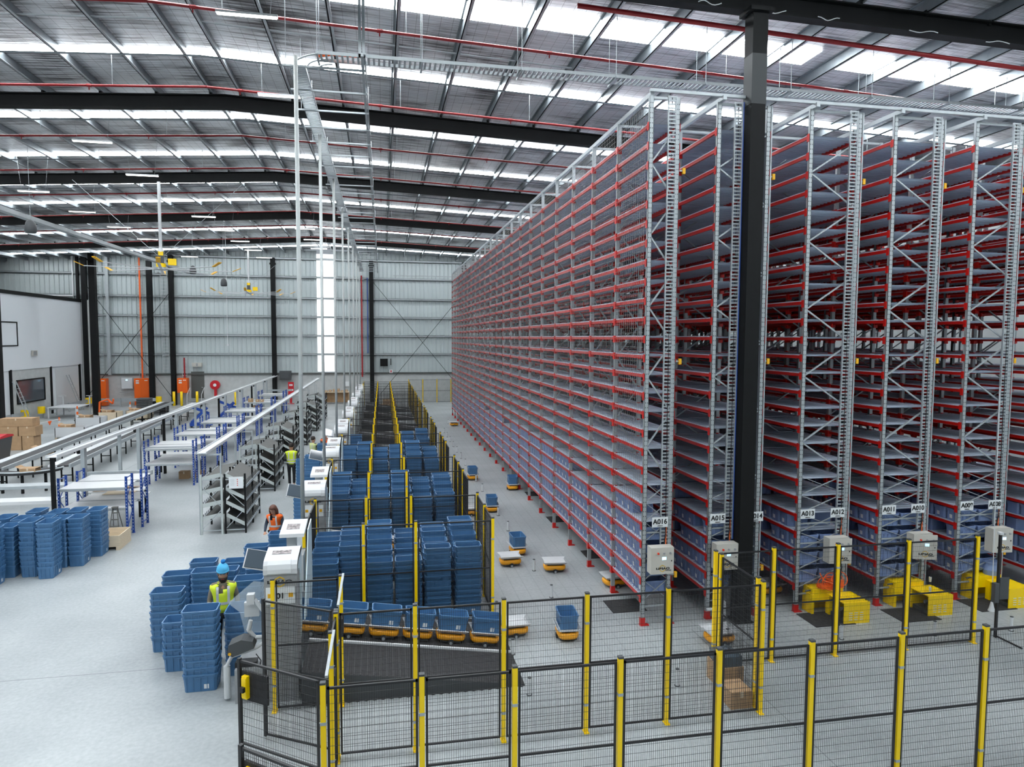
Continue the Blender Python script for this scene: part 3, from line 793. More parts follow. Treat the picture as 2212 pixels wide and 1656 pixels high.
# short white floor bollards
bm_ = MB().cyl((0, 0, 0), (0, 0, .012), .05, n=14, mi=1).cyl((0, 0, .012), (0, 0, .30), .032, n=12).cyl((0, 0, .298), (0, 0, .312), .033, n=12, mi=1).mesh('floor_bollard', ['white', 'dgrey'])
BP = [(3.87, 15.24+1.88*k) for k in range(16)]+[(2.43, 11.04), (2.43, 12.56), (2.43, 14.46), (5.06, 10.88), (6.75, 12.25), (9.16, 12.03), (11.17, 11.84), (12.95, 11.75), (4.55, 48), (3.1, 21.6)]
bl = {16: 'front of the mesh ramp, nearest the camera', 17: 'beside the end of the first ramp', 18: 'beside the first cage corner post', 19: 'in front of the A016 rack, by a fence post', 20: 'behind the return panel', 21: 'by the first yellow machine', 22: 'by the second yellow machine', 23: 'by the last yellow machine', 24: 'far end of the robot lane', 25: 'beside the second ramp'}
for i, (x, y) in enumerate(BP):
    tag(put('floor_bollard', bm_, None, (x, y, 0)), 'short white bollard, '+(bl[i] if i in bl else '%s in the line along the robot lane' % ORD[i]), 'bollard', 'short white bollards on the robot floor')

# ------------------------------------------------------------------ ramps and robots
def rz_(x): return max(0.0, .36-.15*x)
RAMP = MB()
XA, XB = -1.36, 2.42
RAMP.add([(XA, 0, 0), (XB, 0, 0), (XB, 2.75, 0), (XA, 2.75, 0), (XA, 0, rz_(XA)), (XB, 0, rz_(XB)+.012), (XB, 2.75, rz_(XB)+.012), (XA, 2.75, rz_(XA))],
         [(0,3,2,1),(4,5,6,7),(1,2,6,5),(2,3,7,6),(3,0,4,7)], 0)
RAMP.add([(XA, 0, 0), (XB, 0, 0), (XB, 0, .012), (XA, 0, rz_(XA))], [(0, 1, 2, 3)], 1)
strip = MB().bar((XA, 1.22, rz_(XA)+.02), (XB, 1.22, .03), .05, .04)
rme, sme = RAMP.mesh('deck', ['rubber', 'dgrey']), strip.mesh('lane_divider', 'white')
fringe = MB()
for i in range(26): fringe.prism([(2.42-.14*i, -.02), (2.42-.14*i-.07, -.06), (2.42-.14*i-.14, -.02)], .0, .01, 'z')
fme = fringe.mesh('toothed_edge', 'rubber')
ribs = MB()
for i in range(34):
    x = XA+.06+i*.11; ribs.box(x, .02, rz_(x)+.001, x+.03, 1.15, rz_(x)+.007)
    ribs.box(x, 1.3, rz_(x)+.001, x+.03, 2.7, rz_(x)+.007)
ime = ribs.mesh('tread_strips', 'belt')
for k in range(CN):
    t = thing('robot_ramp', 'black rubber ramp rising to the picking stations, %s from the camera' % ORD[k], 'ramp', (0, 11.38+CP*k, 0), 0, 'black robot ramps between the cages')
    put('deck', rme, t); put('lane_divider', sme, t); put('tread_strips', ime, t)
    if k == 0: put('toothed_edge', fme, t, (0, -.0, 0))
def make_robot():
    r = thing('sorting_robot', '', 'robot', (0, 0, 0))
    n = 20; prof = []
    out = [(.29*math.copysign(abs(math.cos(2*math.pi*i/n))**.55, math.cos(2*math.pi*i/n)), .22*math.copysign(abs(math.sin(2*math.pi*i/n))**.55, math.sin(2*math.pi*i/n))) for i in range(n)]
    b = MB(); rings = []
    for s, z in ((.84, .05), (.95, .07), (1.0, .11), (.99, .155), (.95, .175), (.6, .18)):
        rings.append([(x*s, y*s, z+(.025*(1-abs(x)/.29) if z < .1 else 0)) for x, y in out])
    vs = [p for q in rings for p in q]
    fs = [(k*n+i, k*n+(i+1) % n, (k+1)*n+(i+1) % n, (k+1)*n+i) for k in range(5) for i in range(n)]+[tuple(range(n))[::-1], tuple(range(5*n, 6*n))]
    b.add(vs, fs); b.build('body', 'orange_y', r, smooth=True)
    MB().box(-.20, -.17, .03, .20, .17, .08).build('chassis', 'dgrey', r)
    for s in (-1, 1): MB().cyl((.0+s*.0, s*.19, .055), (.0, s*.225, .055), .055, n=14).build('wheel', 'rubber', r)
    MB().cyl((0, -.215, .035), (0, -.235, .035), .03, n=10).build('caster', 'galv', r)
    MB().box(-.2, -.14, .175, .2, .14, .225).build('lift_deck', 'dgrey', r)
    b = MB().box(-.26, -.19, .225, .26, .19, .24)
    for s_ in (-1, 1):
        b.add([(-.27, s_*.19, .225), (.27, s_*.19, .225), (.32, s_*.25, .285), (-.32, s_*.25, .285), (-.27, s_*.19, .238), (.27, s_*.19, .238), (.315, s_*.24, .295), (-.315, s_*.24, .295)],
              [(0,1,2,3),(4,5,6,7),(0,1,5,4),(1,2,6,5),(2,3,7,6),(3,0,4,7)])
        b.box(s_*.265-.008, -.17, .23, s_*.265+.008, .17, .265)
    b.build('tray', 'shell', r)
    return r
rob = make_robot(); used = [0]
def robot(x, y, z, rz, lab, tilt=0, tote=None):
    o = rob if not used[0] else copy_tree(rob); used[0] = 1
    o.location = (x, y, z); o.rotation_euler = (0, tilt, rz)
    tag(o, lab, 'robot', 'orange sorting robots')
    if tote:
        q = put('tote', tote_me['l'], None, (x+.28*math.sin(tilt), y, z+.243), 0); q.rotation_euler = (0, tilt, rz)
        tag(q, tote, 'tote', 'blue totes riding on robots')
TL = math.atan(.15)
for i, x in enumerate((-1.30, -.62, 0.02, .66, 1.30, 1.97)):
    robot(x-.05, 13.02, rz_(x)+.008, 0, 'orange robot under a blue tote on the nearest ramp, %s from the stations' % ORD[i], TL, 'blue tote riding a robot on the nearest ramp, %s from the stations' % ORD[i])
for i, x in enumerate((-1.15, -.5, .15, .75, 1.5)):
    robot(x, 18.6, rz_(x)+.008, 0, 'orange robot with empty white tray on the second ramp, %s from stations' % ORD[i], TL)
for i, x in enumerate((-.9, -.2, 1.4)):
    robot(x, 24.2, rz_(x)+.008, 0, 'orange robot with empty tray on the third ramp, %s from stations' % ORD[i], TL)
robot(3.66, 13.12, 0, 1.5, 'orange robot carrying a tote alone in front of the first ramp end', 0, 'blue tote with printed label, carried alone in front of the ramp end')
robot(3.72, 18.62, 0, 1.62, 'orange robot carrying a tote just beyond the first two floor trays', 0, 'blue tote on the robot beside the second cage corner')
robot(3.34, 17.7, 0, .03, 'orange robot with empty tray touching the first cage corner post')
robot(4.40, 17.05, 0, -.1, 'orange robot with empty white tray alone in the middle of the lane')
robot(5.12, 26.7, 0, 1.5, 'orange robot with tote near the rack base, far down the lane', 0, 'blue tote on the robot nearest the rack base')
robot(3.74, 23.4, 0, 1.5, 'orange robot with tote passing the second cage', 0, 'blue tote on the robot passing the second cage')
robot(3.78, 28.9, 0, 1.6, 'orange robot with tote passing the third cage', 0, 'blue tote on the robot passing the third cage')
robot(5.60, 15.75, 0, .1, 'orange robot halfway under the mesh-faced rack')
robot(4.85, 46.9, 0, .1, 'small orange robot with white tray far down the lane')
robot(3.0, 60.5, 0, 0, 'white-topped robot by the far wall fence')
robot(2.62, 13.45, 0, .05, 'orange robot with empty tray behind the second fence, past the ramp')
robot(2.95, 23.0, 0, 0, 'orange robot with empty tray at the second cage corner')
robot(6.62, 12.35, 0, .05, 'orange robot with empty tray beside the black column')
robot(9.1, 14.6, 0, .1, 'orange robot parked under the rack with signs A013 and A012')

# ------------------------------------------------------------------ picking stations
def make_station(num, k):
    y0 = 11.55+5.62*k
    r = thing('picking_station', ('white and grey picking station numbered %s, with curved hood' % num) if num else 'white picking station far down the row, %s of the small ones' % ORD[k-4], 'station', (-1.70, y0, 0), 0, 'picking stations along the cages')
    X0, X1 = -.25, .27
    MB().box(X0, .02, 0, X1, .50, 2.20).build('cabinet', 'grey', r)
    hp = [(0, 2.18), (.005, 2.26), (.03, 2.33), (.09, 2.385), (.18, 2.41), (.36, 2.44), (.60, 2.47)]
    inner = [(y+.08, z-.07 if z > 2.2 else z) for y, z in hp]
    hood = MB().prism(hp+inner[::-1], X0-.01, X1+.01, 'x').build('hood', 'shell', r)
    pp = [(-.012, 2.20), (-.008, 2.265), (.02, 2.34), (.08, 2.392), (.12, 2.405)]
    MB().prism(pp+[(y+.02, z-.02) for y, z in pp[::-1]], X0+.06, X1-.09, 'x').build('front_panel', 'white', hood)
    MB().add([(X0+.09, .30, 2.436), (X1-.12, .30, 2.436), (X1-.12, .44, 2.455), (X0+.09, .44, 2.455)], [(0, 1, 2, 3)]).build('printed_picture', 'print', hood)
    # side cheeks sweep from the hood down into the cabinet, with a round opening behind the hood
    for x in (X0-.01, X1-.01):
        MB().prism([(.03, 2.20), (.05, 2.30), (.30, 2.41), (.60, 2.47), (.66, 2.44), (.66, 1.2), (.5, .9), (.45, .9), (.45, 1.6), (.40, 2.02), (.30, 2.18), (.14, 2.2)], x, x+.02, 'x').build('side_cheek', 'shell' if x < 0 else 'pale', r)
    MB().prism([(1.72, 2.44), (2.3, 2.5), (2.34, 1.2), (2.0, .55), (1.5, .9), (.95, 1.0), (1.5, 1.9)], X1-.0, X1+.02, 'x').build('side_panel', 'pale', r)
    MB().merge(text_mb('LIBIAO', .05, .003, 1.9), (0.0, .012, 2.03)).build('lettering', 'txt', r)
    hx = MB()
    for i in range(6):
        a, c = [math.pi/6+math.pi/3*j for j in (i, i+1)]
        hx.bar((.0+.085*math.cos(a), .017, 2.05+.085*math.sin(a)), (.0+.085*math.cos(c), .017, 2.05+.085*math.sin(c)), .008, .018)
    hx.build('emblem', 'gold', r)
    pl = MB().box(X0+.03, .005, 1.68, X1-.03, .02, 1.96).build('number_plate', 'paper', r)
    for x in (X0+.06, X1-.13): MB().box(x, .001, 1.79, x+.07, .006, 1.86).build('amber_square', 'amber', pl)
    if num: MB().merge(text_mb(num, .095, .004), (.01, .001, 1.775)).build('number', 'txt', pl)
    # rear twin: flat sloping top on a neck
    rh = MB().prism([(1.62, 2.33), (1.64, 2.39), (2.30, 2.50), (2.34, 2.44)], X0+.02, X1-.05, 'x').build('rear_hood', 'shell', r)
    MB().add([(X0+.12, 1.84, 2.426), (X1-.16, 1.84, 2.426), (X1-.16, 2.08, 2.466), (X0+.12, 2.08, 2.466)], [(0, 1, 2, 3)]).build('printed_picture', 'print', rh)
    MB().box(X0+.12, 1.85, 1.9, X1-.22, 1.95, 2.40).box(X0+.05, 1.7, 1.2, X1-.08, 2.1, 1.95).build('neck', 'shell', r)
    MB().box(X0, 1.65, 0, X1, 2.25, 1.25).build('rear_cabinet', 'grey', r)
    if k < 4:
        m = put('arm_screen', MB().box(-.26, -.012, -.17, .26, .012, .17).mesh('arm_screen', 'bwin'), r, (-.50, 1.25, 2.05)); m.rotation_euler = (R(-42), R(14), R(6))
        MB().box(-.28, .0125, -.19, .28, .03, .19).build('screen_bezel', 'shell', m)
        MB().tube([(-.45, 1.3, 2.0), (-.3, 1.35, 1.95), (X0+.02, 1.65, 1.9)], .02, 6).build('screen_arm', 'dgrey', r)
    return r
nums = ['01', '03', '05', '07', '', '', '', '', '']
for k in range(8): make_station(nums[k], k)
# operator side of the first station: acrylic guard, scanner, scale, arms
t = thing('station_arm_rig', 'white jointed arms with clear guard and black scanner beside station 01', 'equipment', (-2.1, 11.75, 0))
MB().prism([(-.55, 1.52), (-.12, 1.88), (.18, 1.82), (.2, .95), (-.28, .98), (-.36, 1.35)], .42, .428, 'y').build('clear_guard', 'clear', t)
MB().tube([(.12, .2, 1.35), (-.08, .25, 1.62)], .035, 8).build('upper_arm', 'shell', t)
MB().box(-.2, .2, 1.55, -.08, .32, 1.72).box(-.26, .3, 1.3, -.02, .38, 1.55).build('camera_head', 'shell', t)
MB().tube([(.15, .1, 1.02), (-.05, .1, 1.02), (-.16, .1, 1.15), (-.12, .1, 1.32)], .035, 8).build('curved_arm', 'shell', t)
sc = MB().prism([(-.46, .86), (-.44, 1.0), (-.24, 1.08), (-.06, 1.04), (-.04, .92), (-.38, .80)], -.12, .16, 'y').build('scanner_body', 'dgrey', t)
MB().cyl((-.42, -.125, .86), (-.42, -.14, .86), .025, n=10).build('orange_button', 'amber', sc)
MB().tube([(.15, 0, 1.0), (-.02, 0, .88), (-.42, 0, .76), (-.5, 0, .6)], .03, 8).build('support_arm', 'shell', t)
MB().cyl((-.5, .02, .05), (-.5, .02, .6), .055, n=12).build('base_post', 'shell', t)
MB().box(-.36, -.05, .58, -.02, .12, .66).build('cable_box', 'txt', t)
MB().tube([(-.02, -.05, .8), (.06, -.06, .68), (.03, -.06, .55), (-.03, -.06, .6)], .008, 5).build('cable', 'txt', t)
tag(MB().box(-2.45, 11.62, 0, -1.97, 12.5, .58).build('side_cabinet', 'greybox' if 'greybox' in M else 'grey'), 'low grey cabinet beside station 01', 'cabinet')

# ------------------------------------------------------------------ control boxes and yellow machines in front of the racks
def ctl(x, z, y, ang, lab, w=.5, h=.56):
    t = thing('control_box', lab, 'control box', (x, y, z), 0, 'cream control boxes on the rack fronts')
    MB().box(-w/2, -.16, 0, w/2, .04, h).build('housing', 'cream', t)
    d = put('door', MB().box(0, -.02, 0, w, 0, h).mesh('door', 'cream'), t, (-w/2, -.162, 0), ang)
    for i, (px, mt) in enumerate(((.15, 'redknob'), (.28, 'grey'), (.42, 'grey'))):
        MB().cyl((px, -.02, h-.12), (px, -.045, h-.12), .022, n=12).build('knob', mt, d)
    MB().box(.24, -.023, h-.26, .33, -.0205, h-.2).build('display', 'screen', d)
    MB().box(.44, -.03, h-.3, .455, -.02, h-.27).build('latch', 'txt', d)
    MB().merge(text_mb('LIBIAO', .042, .003, 1.7), (.26, -.0215, .1)).merge(text_mb('ROBOTICS', .016, .001, 1.2), (.38, -.0215, .07)).build('lettering', 'txt', d)
    hx = MB()
    for i in range(6):
        a, c = [math.pi/6+math.pi/3*j for j in (i, i+1)]
        hx.bar((.25+.07*math.cos(a), -.0212, .12+.07*math.sin(a)), (.25+.07*math.cos(c), -.0212, .12+.07*math.sin(c)), .002, .014)
    hx.build('emblem', 'gold', d)
ctl(5.69, 1.21, 13.24, 0, 'cream control box on the mesh-faced rack under sign A016')
ctl(7.18, 1.19, 13.30, 0, 'cream control box on the rack under sign A015')
ctl(9.86, 1.18, 13.30, -.16, 'cream control box with door ajar under sign A012')
ctl(11.98, 1.17, 13.30, -.32, 'cream control box with door wide ajar under sign A010')
ctl(14.08, 1.19, 13.30, -.08, 'cream control box under sign A008 behind a hanging lamp cord')
def machine(x, y, lab, extra):
    t = thing('yellow_machine', lab, 'machine', (x, y, 0), 0, 'yellow robot service machines at the aisle ends')
    MB().box(0, 0, .0, .62, .02, .46).box(0, .02, .44, .62, .62, .46).box(.60, .02, 0, .62, .62, .46).box(0, .5, 0, .6, .62, .44).build('cover', 'yellow', t)
    lv = MB()
    for c in range(3):
        for q in range(4): lv.box(.12+c*.13, -.004, .08+q*.05, .2+c*.13, .001, .095+q*.05)
    lv.build('louvres', 'white', t)
    MB().box(-.34, .62, .28, .42, .95, .56).box(-.36, .60, 0, -.30, .95, .44).box(-.34, .93, 0, .42, .95, .4).build('rear_housing', 'yellow', t)
    MB().cyl((.02, .12, .3), (.3, .12, .12), .05, n=8).box(.04, .05, .02, .5, .5, .1).build('works', 'dgrey', t)
    MB().tube([(-.3, .7, .5), (-.38, .68, .52), (-.46, .7, .5)], .018, 6).build('lever', 'dgrey', t)
    return t
m1 = machine(9.68, 12.66, 'yellow machine draped with orange cables in front of rack A012', 0)
machine(11.80, 12.70, 'yellow machine with white cups on top in front of rack A010', 1)
machine(13.95, 12.75, 'yellow machine with a blue bucket on top near rack A008', 2)
t = tag(MB().build('orange_power_tool', 'flex'), 'orange power tool with coiled orange cables heaped on the yellow machine', 'tool')
b = MB()
for j in range(5):
    cx, cyy, r_ = 9.62+.1*j, 13.28-.05*(j % 2), .15+.03*(j % 3)
    b.tube([(cx+r_*math.cos(a), cyy+.08*math.sin(a)*(.4+j*.1), .68+r_*math.sin(a)*.8+.04*j*.5) for a in [i*math.pi/8 for i in range(17)]], .011, 5)
b.tube([(9.45, 13.2, .95), (9.55, 13.2, .78), (9.8, 13.1, .7)], .014, 5).box(9.75, 13.15, .60, 10.02, 13.4, .76).box(9.5, 13.2, .58, 9.9, 13.38, .66)
b.box(9.82, 13.14, .7, 9.9, 13.15, .75, 1)
t.data = b.mesh('orange_power_tool', ['flex', 'paper'])
tag(MB().lathe([(.025, 0), (.03, .11)], (12.32, 13.25, .56), 12).build('paper_cup', 'white'), 'white cup on the rear step of the second yellow machine', 'cup')
tag(MB().lathe([(.025, 0), (.03, .1)], (12.05, 12.95, .46), 12).build('paper_cup', 'white'), 'white cup at the front of the second yellow machine', 'cup')
tag(MB().lathe([(.15, 0), (.17, .12), (.13, .28), (.17, .29), (.17, .33)], (14.15, 13.45, .56), 16).build('bucket', ['bin']), 'blue-grey bucket on the last yellow machine', 'bucket')
# hanging pull cord with white handle
t = thing('pull_switch', 'long thin white cord with flared handle hanging before rack A008', 'cord', (12.7, 12.0, .38))
MB().cyl((.55, .6, 4.7), (.0, 0, .22), .008, n=5).build('cord', 'white', t)
MB().lathe([(.07, 0), (.045, .08), (.02, .2), (.015, .26)], (0, 0, -.03), 10).build('handle', 'white', t)
# black maintenance mats
for i, (x, y) in enumerate(((9.0, 12.62), (11.02, 12.5), (13.2, 12.7), (5.0, 14.1), (5.55, 17.8), (5.45, 21.6), (5.5, 25.4))):
    tag(MB().box(0, 0, 0, .95 if i < 3 else .8, .72, .012).build('floor_mat', 'rubber', None, (x, y, 0)), 'black rubber floor mat, '+['before rack A013', 'before rack A011', 'before rack A009', 'under the mesh-faced rack, nearest', 'under the mesh-faced rack, second', 'under the mesh-faced rack, third', 'under the mesh-faced rack, fourth'][i], 'mat', 'black rubber mats under the racks')
# white column guards at rack A015 foot
tag(MB().cyl((6.86, 13.36, .25), (7.12, 13.3, .28), .035, n=8).box(7.1, 13.2, .1, 7.22, 13.34, .46).build('foot_bracket', 'white'), 'white bracket clamped on the foot of rack A015', 'bracket')
# cartons beside the return panel
def carton(x0, y0, z0, x1, y1, z1, lab, open_=False, m='card', group=None):
    o = MB().box(x0, y0, z0, x1, y1, z1-(.0 if not open_ else .01)).box((x0+x1)/2-.03, y0-.002, z1-.1, (x0+x1)/2+.03, y0, z1, 1).build('carton', [m, 'wood'])
    if open_:
        f = MB().bar((x0, (y0+y1)/2, z1), (x0-.14, (y0+y1)/2, z1+.06), abs(y1-y0), .006, up=(0, 1, 0)); f = MB()
        f.add([(x0, y0, z1), (x0, y1, z1), (x0-.16, y1, z1+.07), (x0-.16, y0, z1+.07)], [(0, 1, 2, 3)]); f.add([(x1, y0, z1), (x1, y1, z1), (x1+.16, y1, z1+.05), (x1+.16, y0, z1+.05)], [(0, 1, 2, 3)])
        f.build('flap', m, o)
    return tag(o, lab, 'box', group)
carton(5.60, 9.98, 0, 5.98, 10.4, .29, 'brown carton on the floor by the fence corner post')
t = thing('wrapped_load', 'dark film-wrapped load behind the brown carton at the return panel', 'load', (5.75, 10.6, 0))
MB().box(-.02, 0, 0, .42, .5, .38).build('carton_base', 'card', t); MB().box(0.0, .02, .38, .4, .46, .56).build('film_wrap', 'bwin', t)

# ------------------------------------------------------------------ packing benches with blue uprights
def make_bench(back=True):
    r = thing('packing_bench', '', 'bench', (0, 0, 0))
    Wb = 1.85
    for x in (0, Wb):
        for y in (0, .5):
            b = MB().box(x-.03, y-.025, 0, x+.03, y-.018, 1.87).box(x-.03, y-.025, 0, x-.023, y+.025, 1.87).box(x+.023, y-.025, 0, x+.03, y+.025, 1.87)
            z = .1
            while z < 1.8: b.box(x-.008, y-.0275, z, x+.008, y-.025, z+.03, 1); z += .1
            b.box(x-.04, y-.05, 0, x+.04, y+.05, .01)
            b.build('upright', ['blue', 'paper'], r)
        MB().bar((x, .02, .3), (x, .48, .75), .02).bar((x, .48, .75), (x, .02, 1.2), .02).bar((x, .02, 1.2), (x, .48, 1.65), .02).bar((x, .02, .15), (x, .48, .15), .025).bar((x, .02, 1.82), (x, .48, 1.82), .025).build('side_brace', 'blue', r)
    for z in (1.53, .91):
        MB().box(.02, -.03, z, Wb-.02, .98, z+.02, 0).box(.03, -.03, z-.07, Wb-.03, .0, z, 1).box(.03, .5, z-.07, Wb-.03, .53, z, 1).build('shelf', ['lam', 'galv'], r)
    return r
bench = make_bench()
for i, y in enumerate((22.2, 29.65, 33.75, 38.3, 43.9, 49.7, 55.5)):
    o = bench if i == 0 else copy_tree(bench)
    o.location = (-9.5, y, 0); tag(o, 'packing bench with blue uprights and two white shelves, %s from the camera' % ORD[i], 'bench', 'blue and white packing benches')
    q = copy_tree(bench); q.location = (-9.45, y+1.15, 0)
    tag(q, 'rear twin of the %s packing bench, its back to it' % ORD[i], 'bench', 'blue and white packing benches')
    # low work table behind each pair
    t = thing('work_table', 'white-topped steel work table behind the %s pair of benches' % ORD[i], 'table', (-9.9, y+2.4, 0), 0, 'white work tables')
    MB().box(0, 0, .86, 1.9, .75, .9).build('table_top', 'lam', t)
    for x, yy in ((.1, .08), (1.8, .08), (.1, .67), (1.8, .67)): MB().box(x-.03, yy-.03, 0, x+.03, yy+.03, .86).build('leg', 'black', t)
for (x, y, z, w, lab) in ((-9.55, 24.75, .902, .34, 'left of the two cartons on the first work table'), (-9.18, 24.8, .902, .32, 'right of the two cartons on the first work table'),
                       (-9.2, 49.8, 1.552, .3, 'carton at the left end of the sixth bench'), (-8.7, 49.8, 1.552, .22, 'middle carton on the sixth bench'), (-8.4, 49.85, 1.552, .2, 'right carton on the sixth bench'),
                       (-8.9, 49.9, .932, .45, 'open carton on the lower shelf of the sixth bench'), (-8.6, 31.0, 0.0, .4, 'carton on the floor behind the second bench'), (-8.0, 31.2, 0.0, .35, 'brown carton by the second bench leg')):
    carton(x, y, z, x+w, y+.3, z+w*.8, 'small brown '+lab, group='cartons on the benches')
# flat packaging sheets on the floor and benches
tag(MB().box(-9.0, 24.0, .932, -8.1, 24.5, .945).build('cardboard_sheet', 'wood'), 'flat pale cardboard sheet on the lower shelf behind the first bench', 'cardboard')
tag(MB().add([(-9.0, 25.1, .905), (-8.4, 25.05, .95), (-8.2, 25.3, .93), (-8.8, 25.35, .905), (-9.0, 25.1, .911), (-8.4, 25.05, .956), (-8.2, 25.3, .936), (-8.8, 25.35, .911)], [(0,3,2,1),(4,5,6,7),(0,1,5,4),(1,2,6,5),(2,3,7,6),(3,0,4,7)]).build('cardboard_sheet', 'card'), 'crumpled brown cardboard lying on the first work table', 'cardboard')
# ------------------------------------------------------------------ sloped sorting shelves
def make_flow():
    r = thing('sorting_shelf', '', 'shelf')
    D = 2.4
    for half, (xa, xb, s) in enumerate(((-5.5, -4.9, 1), (-4.81, -4.22, -1))):
        pass
        for x in (xa, xb):
            for y in (0, D/2, D):
                MB().box(x-.025, y-.025, 0, x+.025, y+.025, 1.87 if y != D/2 or x in (xa, xb) else 1.5).build('post', 'panelg' if half == 0 and y == 0 else 'black', r)
        MB().bar((xa, 0, .12), (xb, 0, .12), .03).bar((xa, 0, 1.70), (xb, 0, 1.70), .03).bar((xa, -.0, .15), (xb, 0, .78), .02).bar((xb, 0, .82), (xa, 0, 1.5) if half == 0 else (xa, 0, 1.42), .02).bar((xa, D, 1.7), (xb, D, 1.7), .03).build('end_brace', 'galv', r)
        for lv, z in enumerate((.21, .61, 1.03, 1.45)):
            zl, zr = (z+.24, z+.36) if s > 0 else (z+.36, z+.02)
            sh = MB().add([(xa, .02, zl), (xb, .02, zr), (xb, D, zr), (xa, D, zl), (xa, .02, zl+.012), (xb, .02, zr+.012), (xb, D, zr+.012), (xa, D, zl+.012)],
                          [(0,3,2,1),(4,5,6,7),(0,1,5,4),(1,2,6,5),(2,3,7,6),(3,0,4,7)]).build('shelf_mesh', 'mesh_grey', r)
            MB().add([(xa, .0, zl-.02), (xb, .0, zr-.02), (xb, .0, zr+.10), (xa, .0, zl+.10), (xa, .02, zl-.02), (xb, .02, zr-.02), (xb, .02, zr+.10), (xa, .02, zl+.10)],
                     [(0,3,2,1),(4,5,6,7),(0,1,5,4),(1,2,6,5),(2,3,7,6),(3,0,4,7)]).build('end_panel', 'panelg', sh)
            xo = xa-.02 if s > 0 else xb+.02
            zp = z+(.22 if s > 0 else 0)
            lip = MB().box(xo-.02, 0, zp-.02, xo+.02, D, zp+.05)
            lip.build('lip', 'galv', sh)
            dv = MB()
            for q in range(12):
                yy = .12+q*.2; dv.box(min(xo, xo-.012*s), yy-.01, zp+.02, max(xo, xo-.012*s)+.004, yy+.01, zp+(.12 if s > 0 else .22))
            dv.build('divider', 'dgrey', sh)
    return r
fl = make_flow()
for i in range(6):
    o = fl if i == 0 else copy_tree(fl)
    o.location = (0, 22.08+5.85*i, 0)
    tag(o, 'double row of sloped grey mesh sorting shelves, %s from the camera' % ORD[i], 'shelf', 'sloped sorting shelves along the aisle')
t = tag(MB().box(-4.68, 22.02, 1.42, -4.26, 22.035, 1.78).build('notice_board', 'paper'), 'white notice with red dots on the end of the nearest sorting shelf', 'notice')
nn = MB()
for q in range(4): nn.cyl((-4.43, 22.018, 1.70-.06*q), (-4.43, 22.015, 1.70-.06*q), .016, n=8)
nn.build('red_dot', 'redknob', t)
nn = MB()
for q in range(6): nn.box(-4.64, 22.017, 1.70-.035*q, -4.52, 22.019, 1.705-.035*q)
nn.build('printed_line', 'grey', t)
# overhead service rails over shelves and benches
t = thing('overhead_duct', 'long white service duct on posts above the sorting shelves', 'duct', (-5.4, 21.8, 0))
MB().box(-.12, 0, 2.56, .13, 39, 2.58).box(-.14, 0, 2.54, -.12, 39, 2.62).box(.13, 0, 2.54, .15, 39, 2.62).build('channel', 'white', t)
for k in range(8):
    for x in (-.14, .48):
        MB().box(x-.02, .28+5.2*k-.02, 0, x+.02, .28+5.2*k+.02, 2.52).build('post', 'galv', t)
    MB().box(-.14, .27+5.2*k, 2.46, .48, .31+5.2*k, 2.5).build('cross_bar', 'galv', t)
t = thing('overhead_duct', 'long white service duct on posts between the conveyors and the benches', 'duct', (-9.55, 21.9, 0))
MB().box(-.12, 0, 2.54, .16, 43, 2.56).box(-.14, 0, 2.52, -.12, 43, 2.6).box(.16, 0, 2.52, .18, 43, 2.62).build('channel', 'white', t)
for k in range(9):
    y = .1+5.2*k
    MB().box(-.05, y-.05, 0, .05, y+.05, 2.54).build('post', 'black' if k % 2 == 0 else 'galv', t)
    MB().box(-.25, y+2.6-.1, .6, -.13, y+2.6+.1, 2.54).cyl((-.27, y+2.5, 2.3), (-.33, y+2.5, 2.3), .08, n=10, mi=1).build('leg_frame', ['galv', 'black'], t)
    MB().box(-.1, y+2.55, 1.45, 1.9, y+2.65, 1.6).build('cross_bar', 'galv', t)
# conveyors
def conveyor(lab, x, y0, y1, z, w, tilt=0):
    L = y1-y0; t = thing('belt_conveyor', lab, 'conveyor', (x, y0, 0), tilt)
    MB().box(-w/2+.04, 0, z-.06, w/2-.04, L, z).build('belt', 'belt', t)
    MB().box(-w/2-.30, 0, z-.12, -w/2+.04, L, z+.03).build('side_guard', 'white', t)
    MB().box(w/2-.04, 0, z-.12, w/2+.03, L, z+.05).build('side_guard', 'galv', t)
    k = 0
    yy = .4
    while yy < L:
        MB().box(-w/2+.02, yy-.025, 0, -w/2+.07, yy+.025, z-.06).box(w/2-.07, yy-.025, 0, w/2-.02, yy+.025, z-.06).box(-w/2+.05, yy-.015, .3, w/2-.05, yy+.015, .34).build('leg_frame', 'black', t)
        yy += 2.4
    return t
conveyor('outer black belt conveyor with white side guard behind the benches', -14.95, 29.6, 58, .9, .65, .06)
conveyor('inner black belt conveyor running under the service duct', -12.9, 30.6, 58, .8, .5, .055)
t = thing('conveyor_bend', 'curved roller bend joining the two conveyors at their near end', 'conveyor', (-13.9, 30.0, 0))
b = MB(); n = 14
for i in range(n):
    a0, a1 = math.pi+math.pi*i/n, math.pi+math.pi*(i+1)/n
    p = [(r_*math.cos(a), r_*.9*math.sin(a)) for a in (a0, a1) for r_ in (.7, 1.25)]
    b.add([(p[0][0], p[0][1], .84), (p[1][0], p[1][1], .84), (p[3][0], p[3][1], .84), (p[2][0], p[2][1], .84), (p[0][0], p[0][1], .74), (p[1][0], p[1][1], .74), (p[3][0], p[3][1], .74), (p[2][0], p[2][1], .74)],
          [(0,1,2,3),(7,6,5,4),(1,5,6,2),(0,3,7,4)])
b.build('roller_bed', 'belt', t)
MB().tube([(1.27*math.cos(math.pi+math.pi*i/n), 1.15*math.sin(math.pi+math.pi*i/n), .86) for i in range(n+1)], .03, 6).build('guard_rail', 'galv', t)
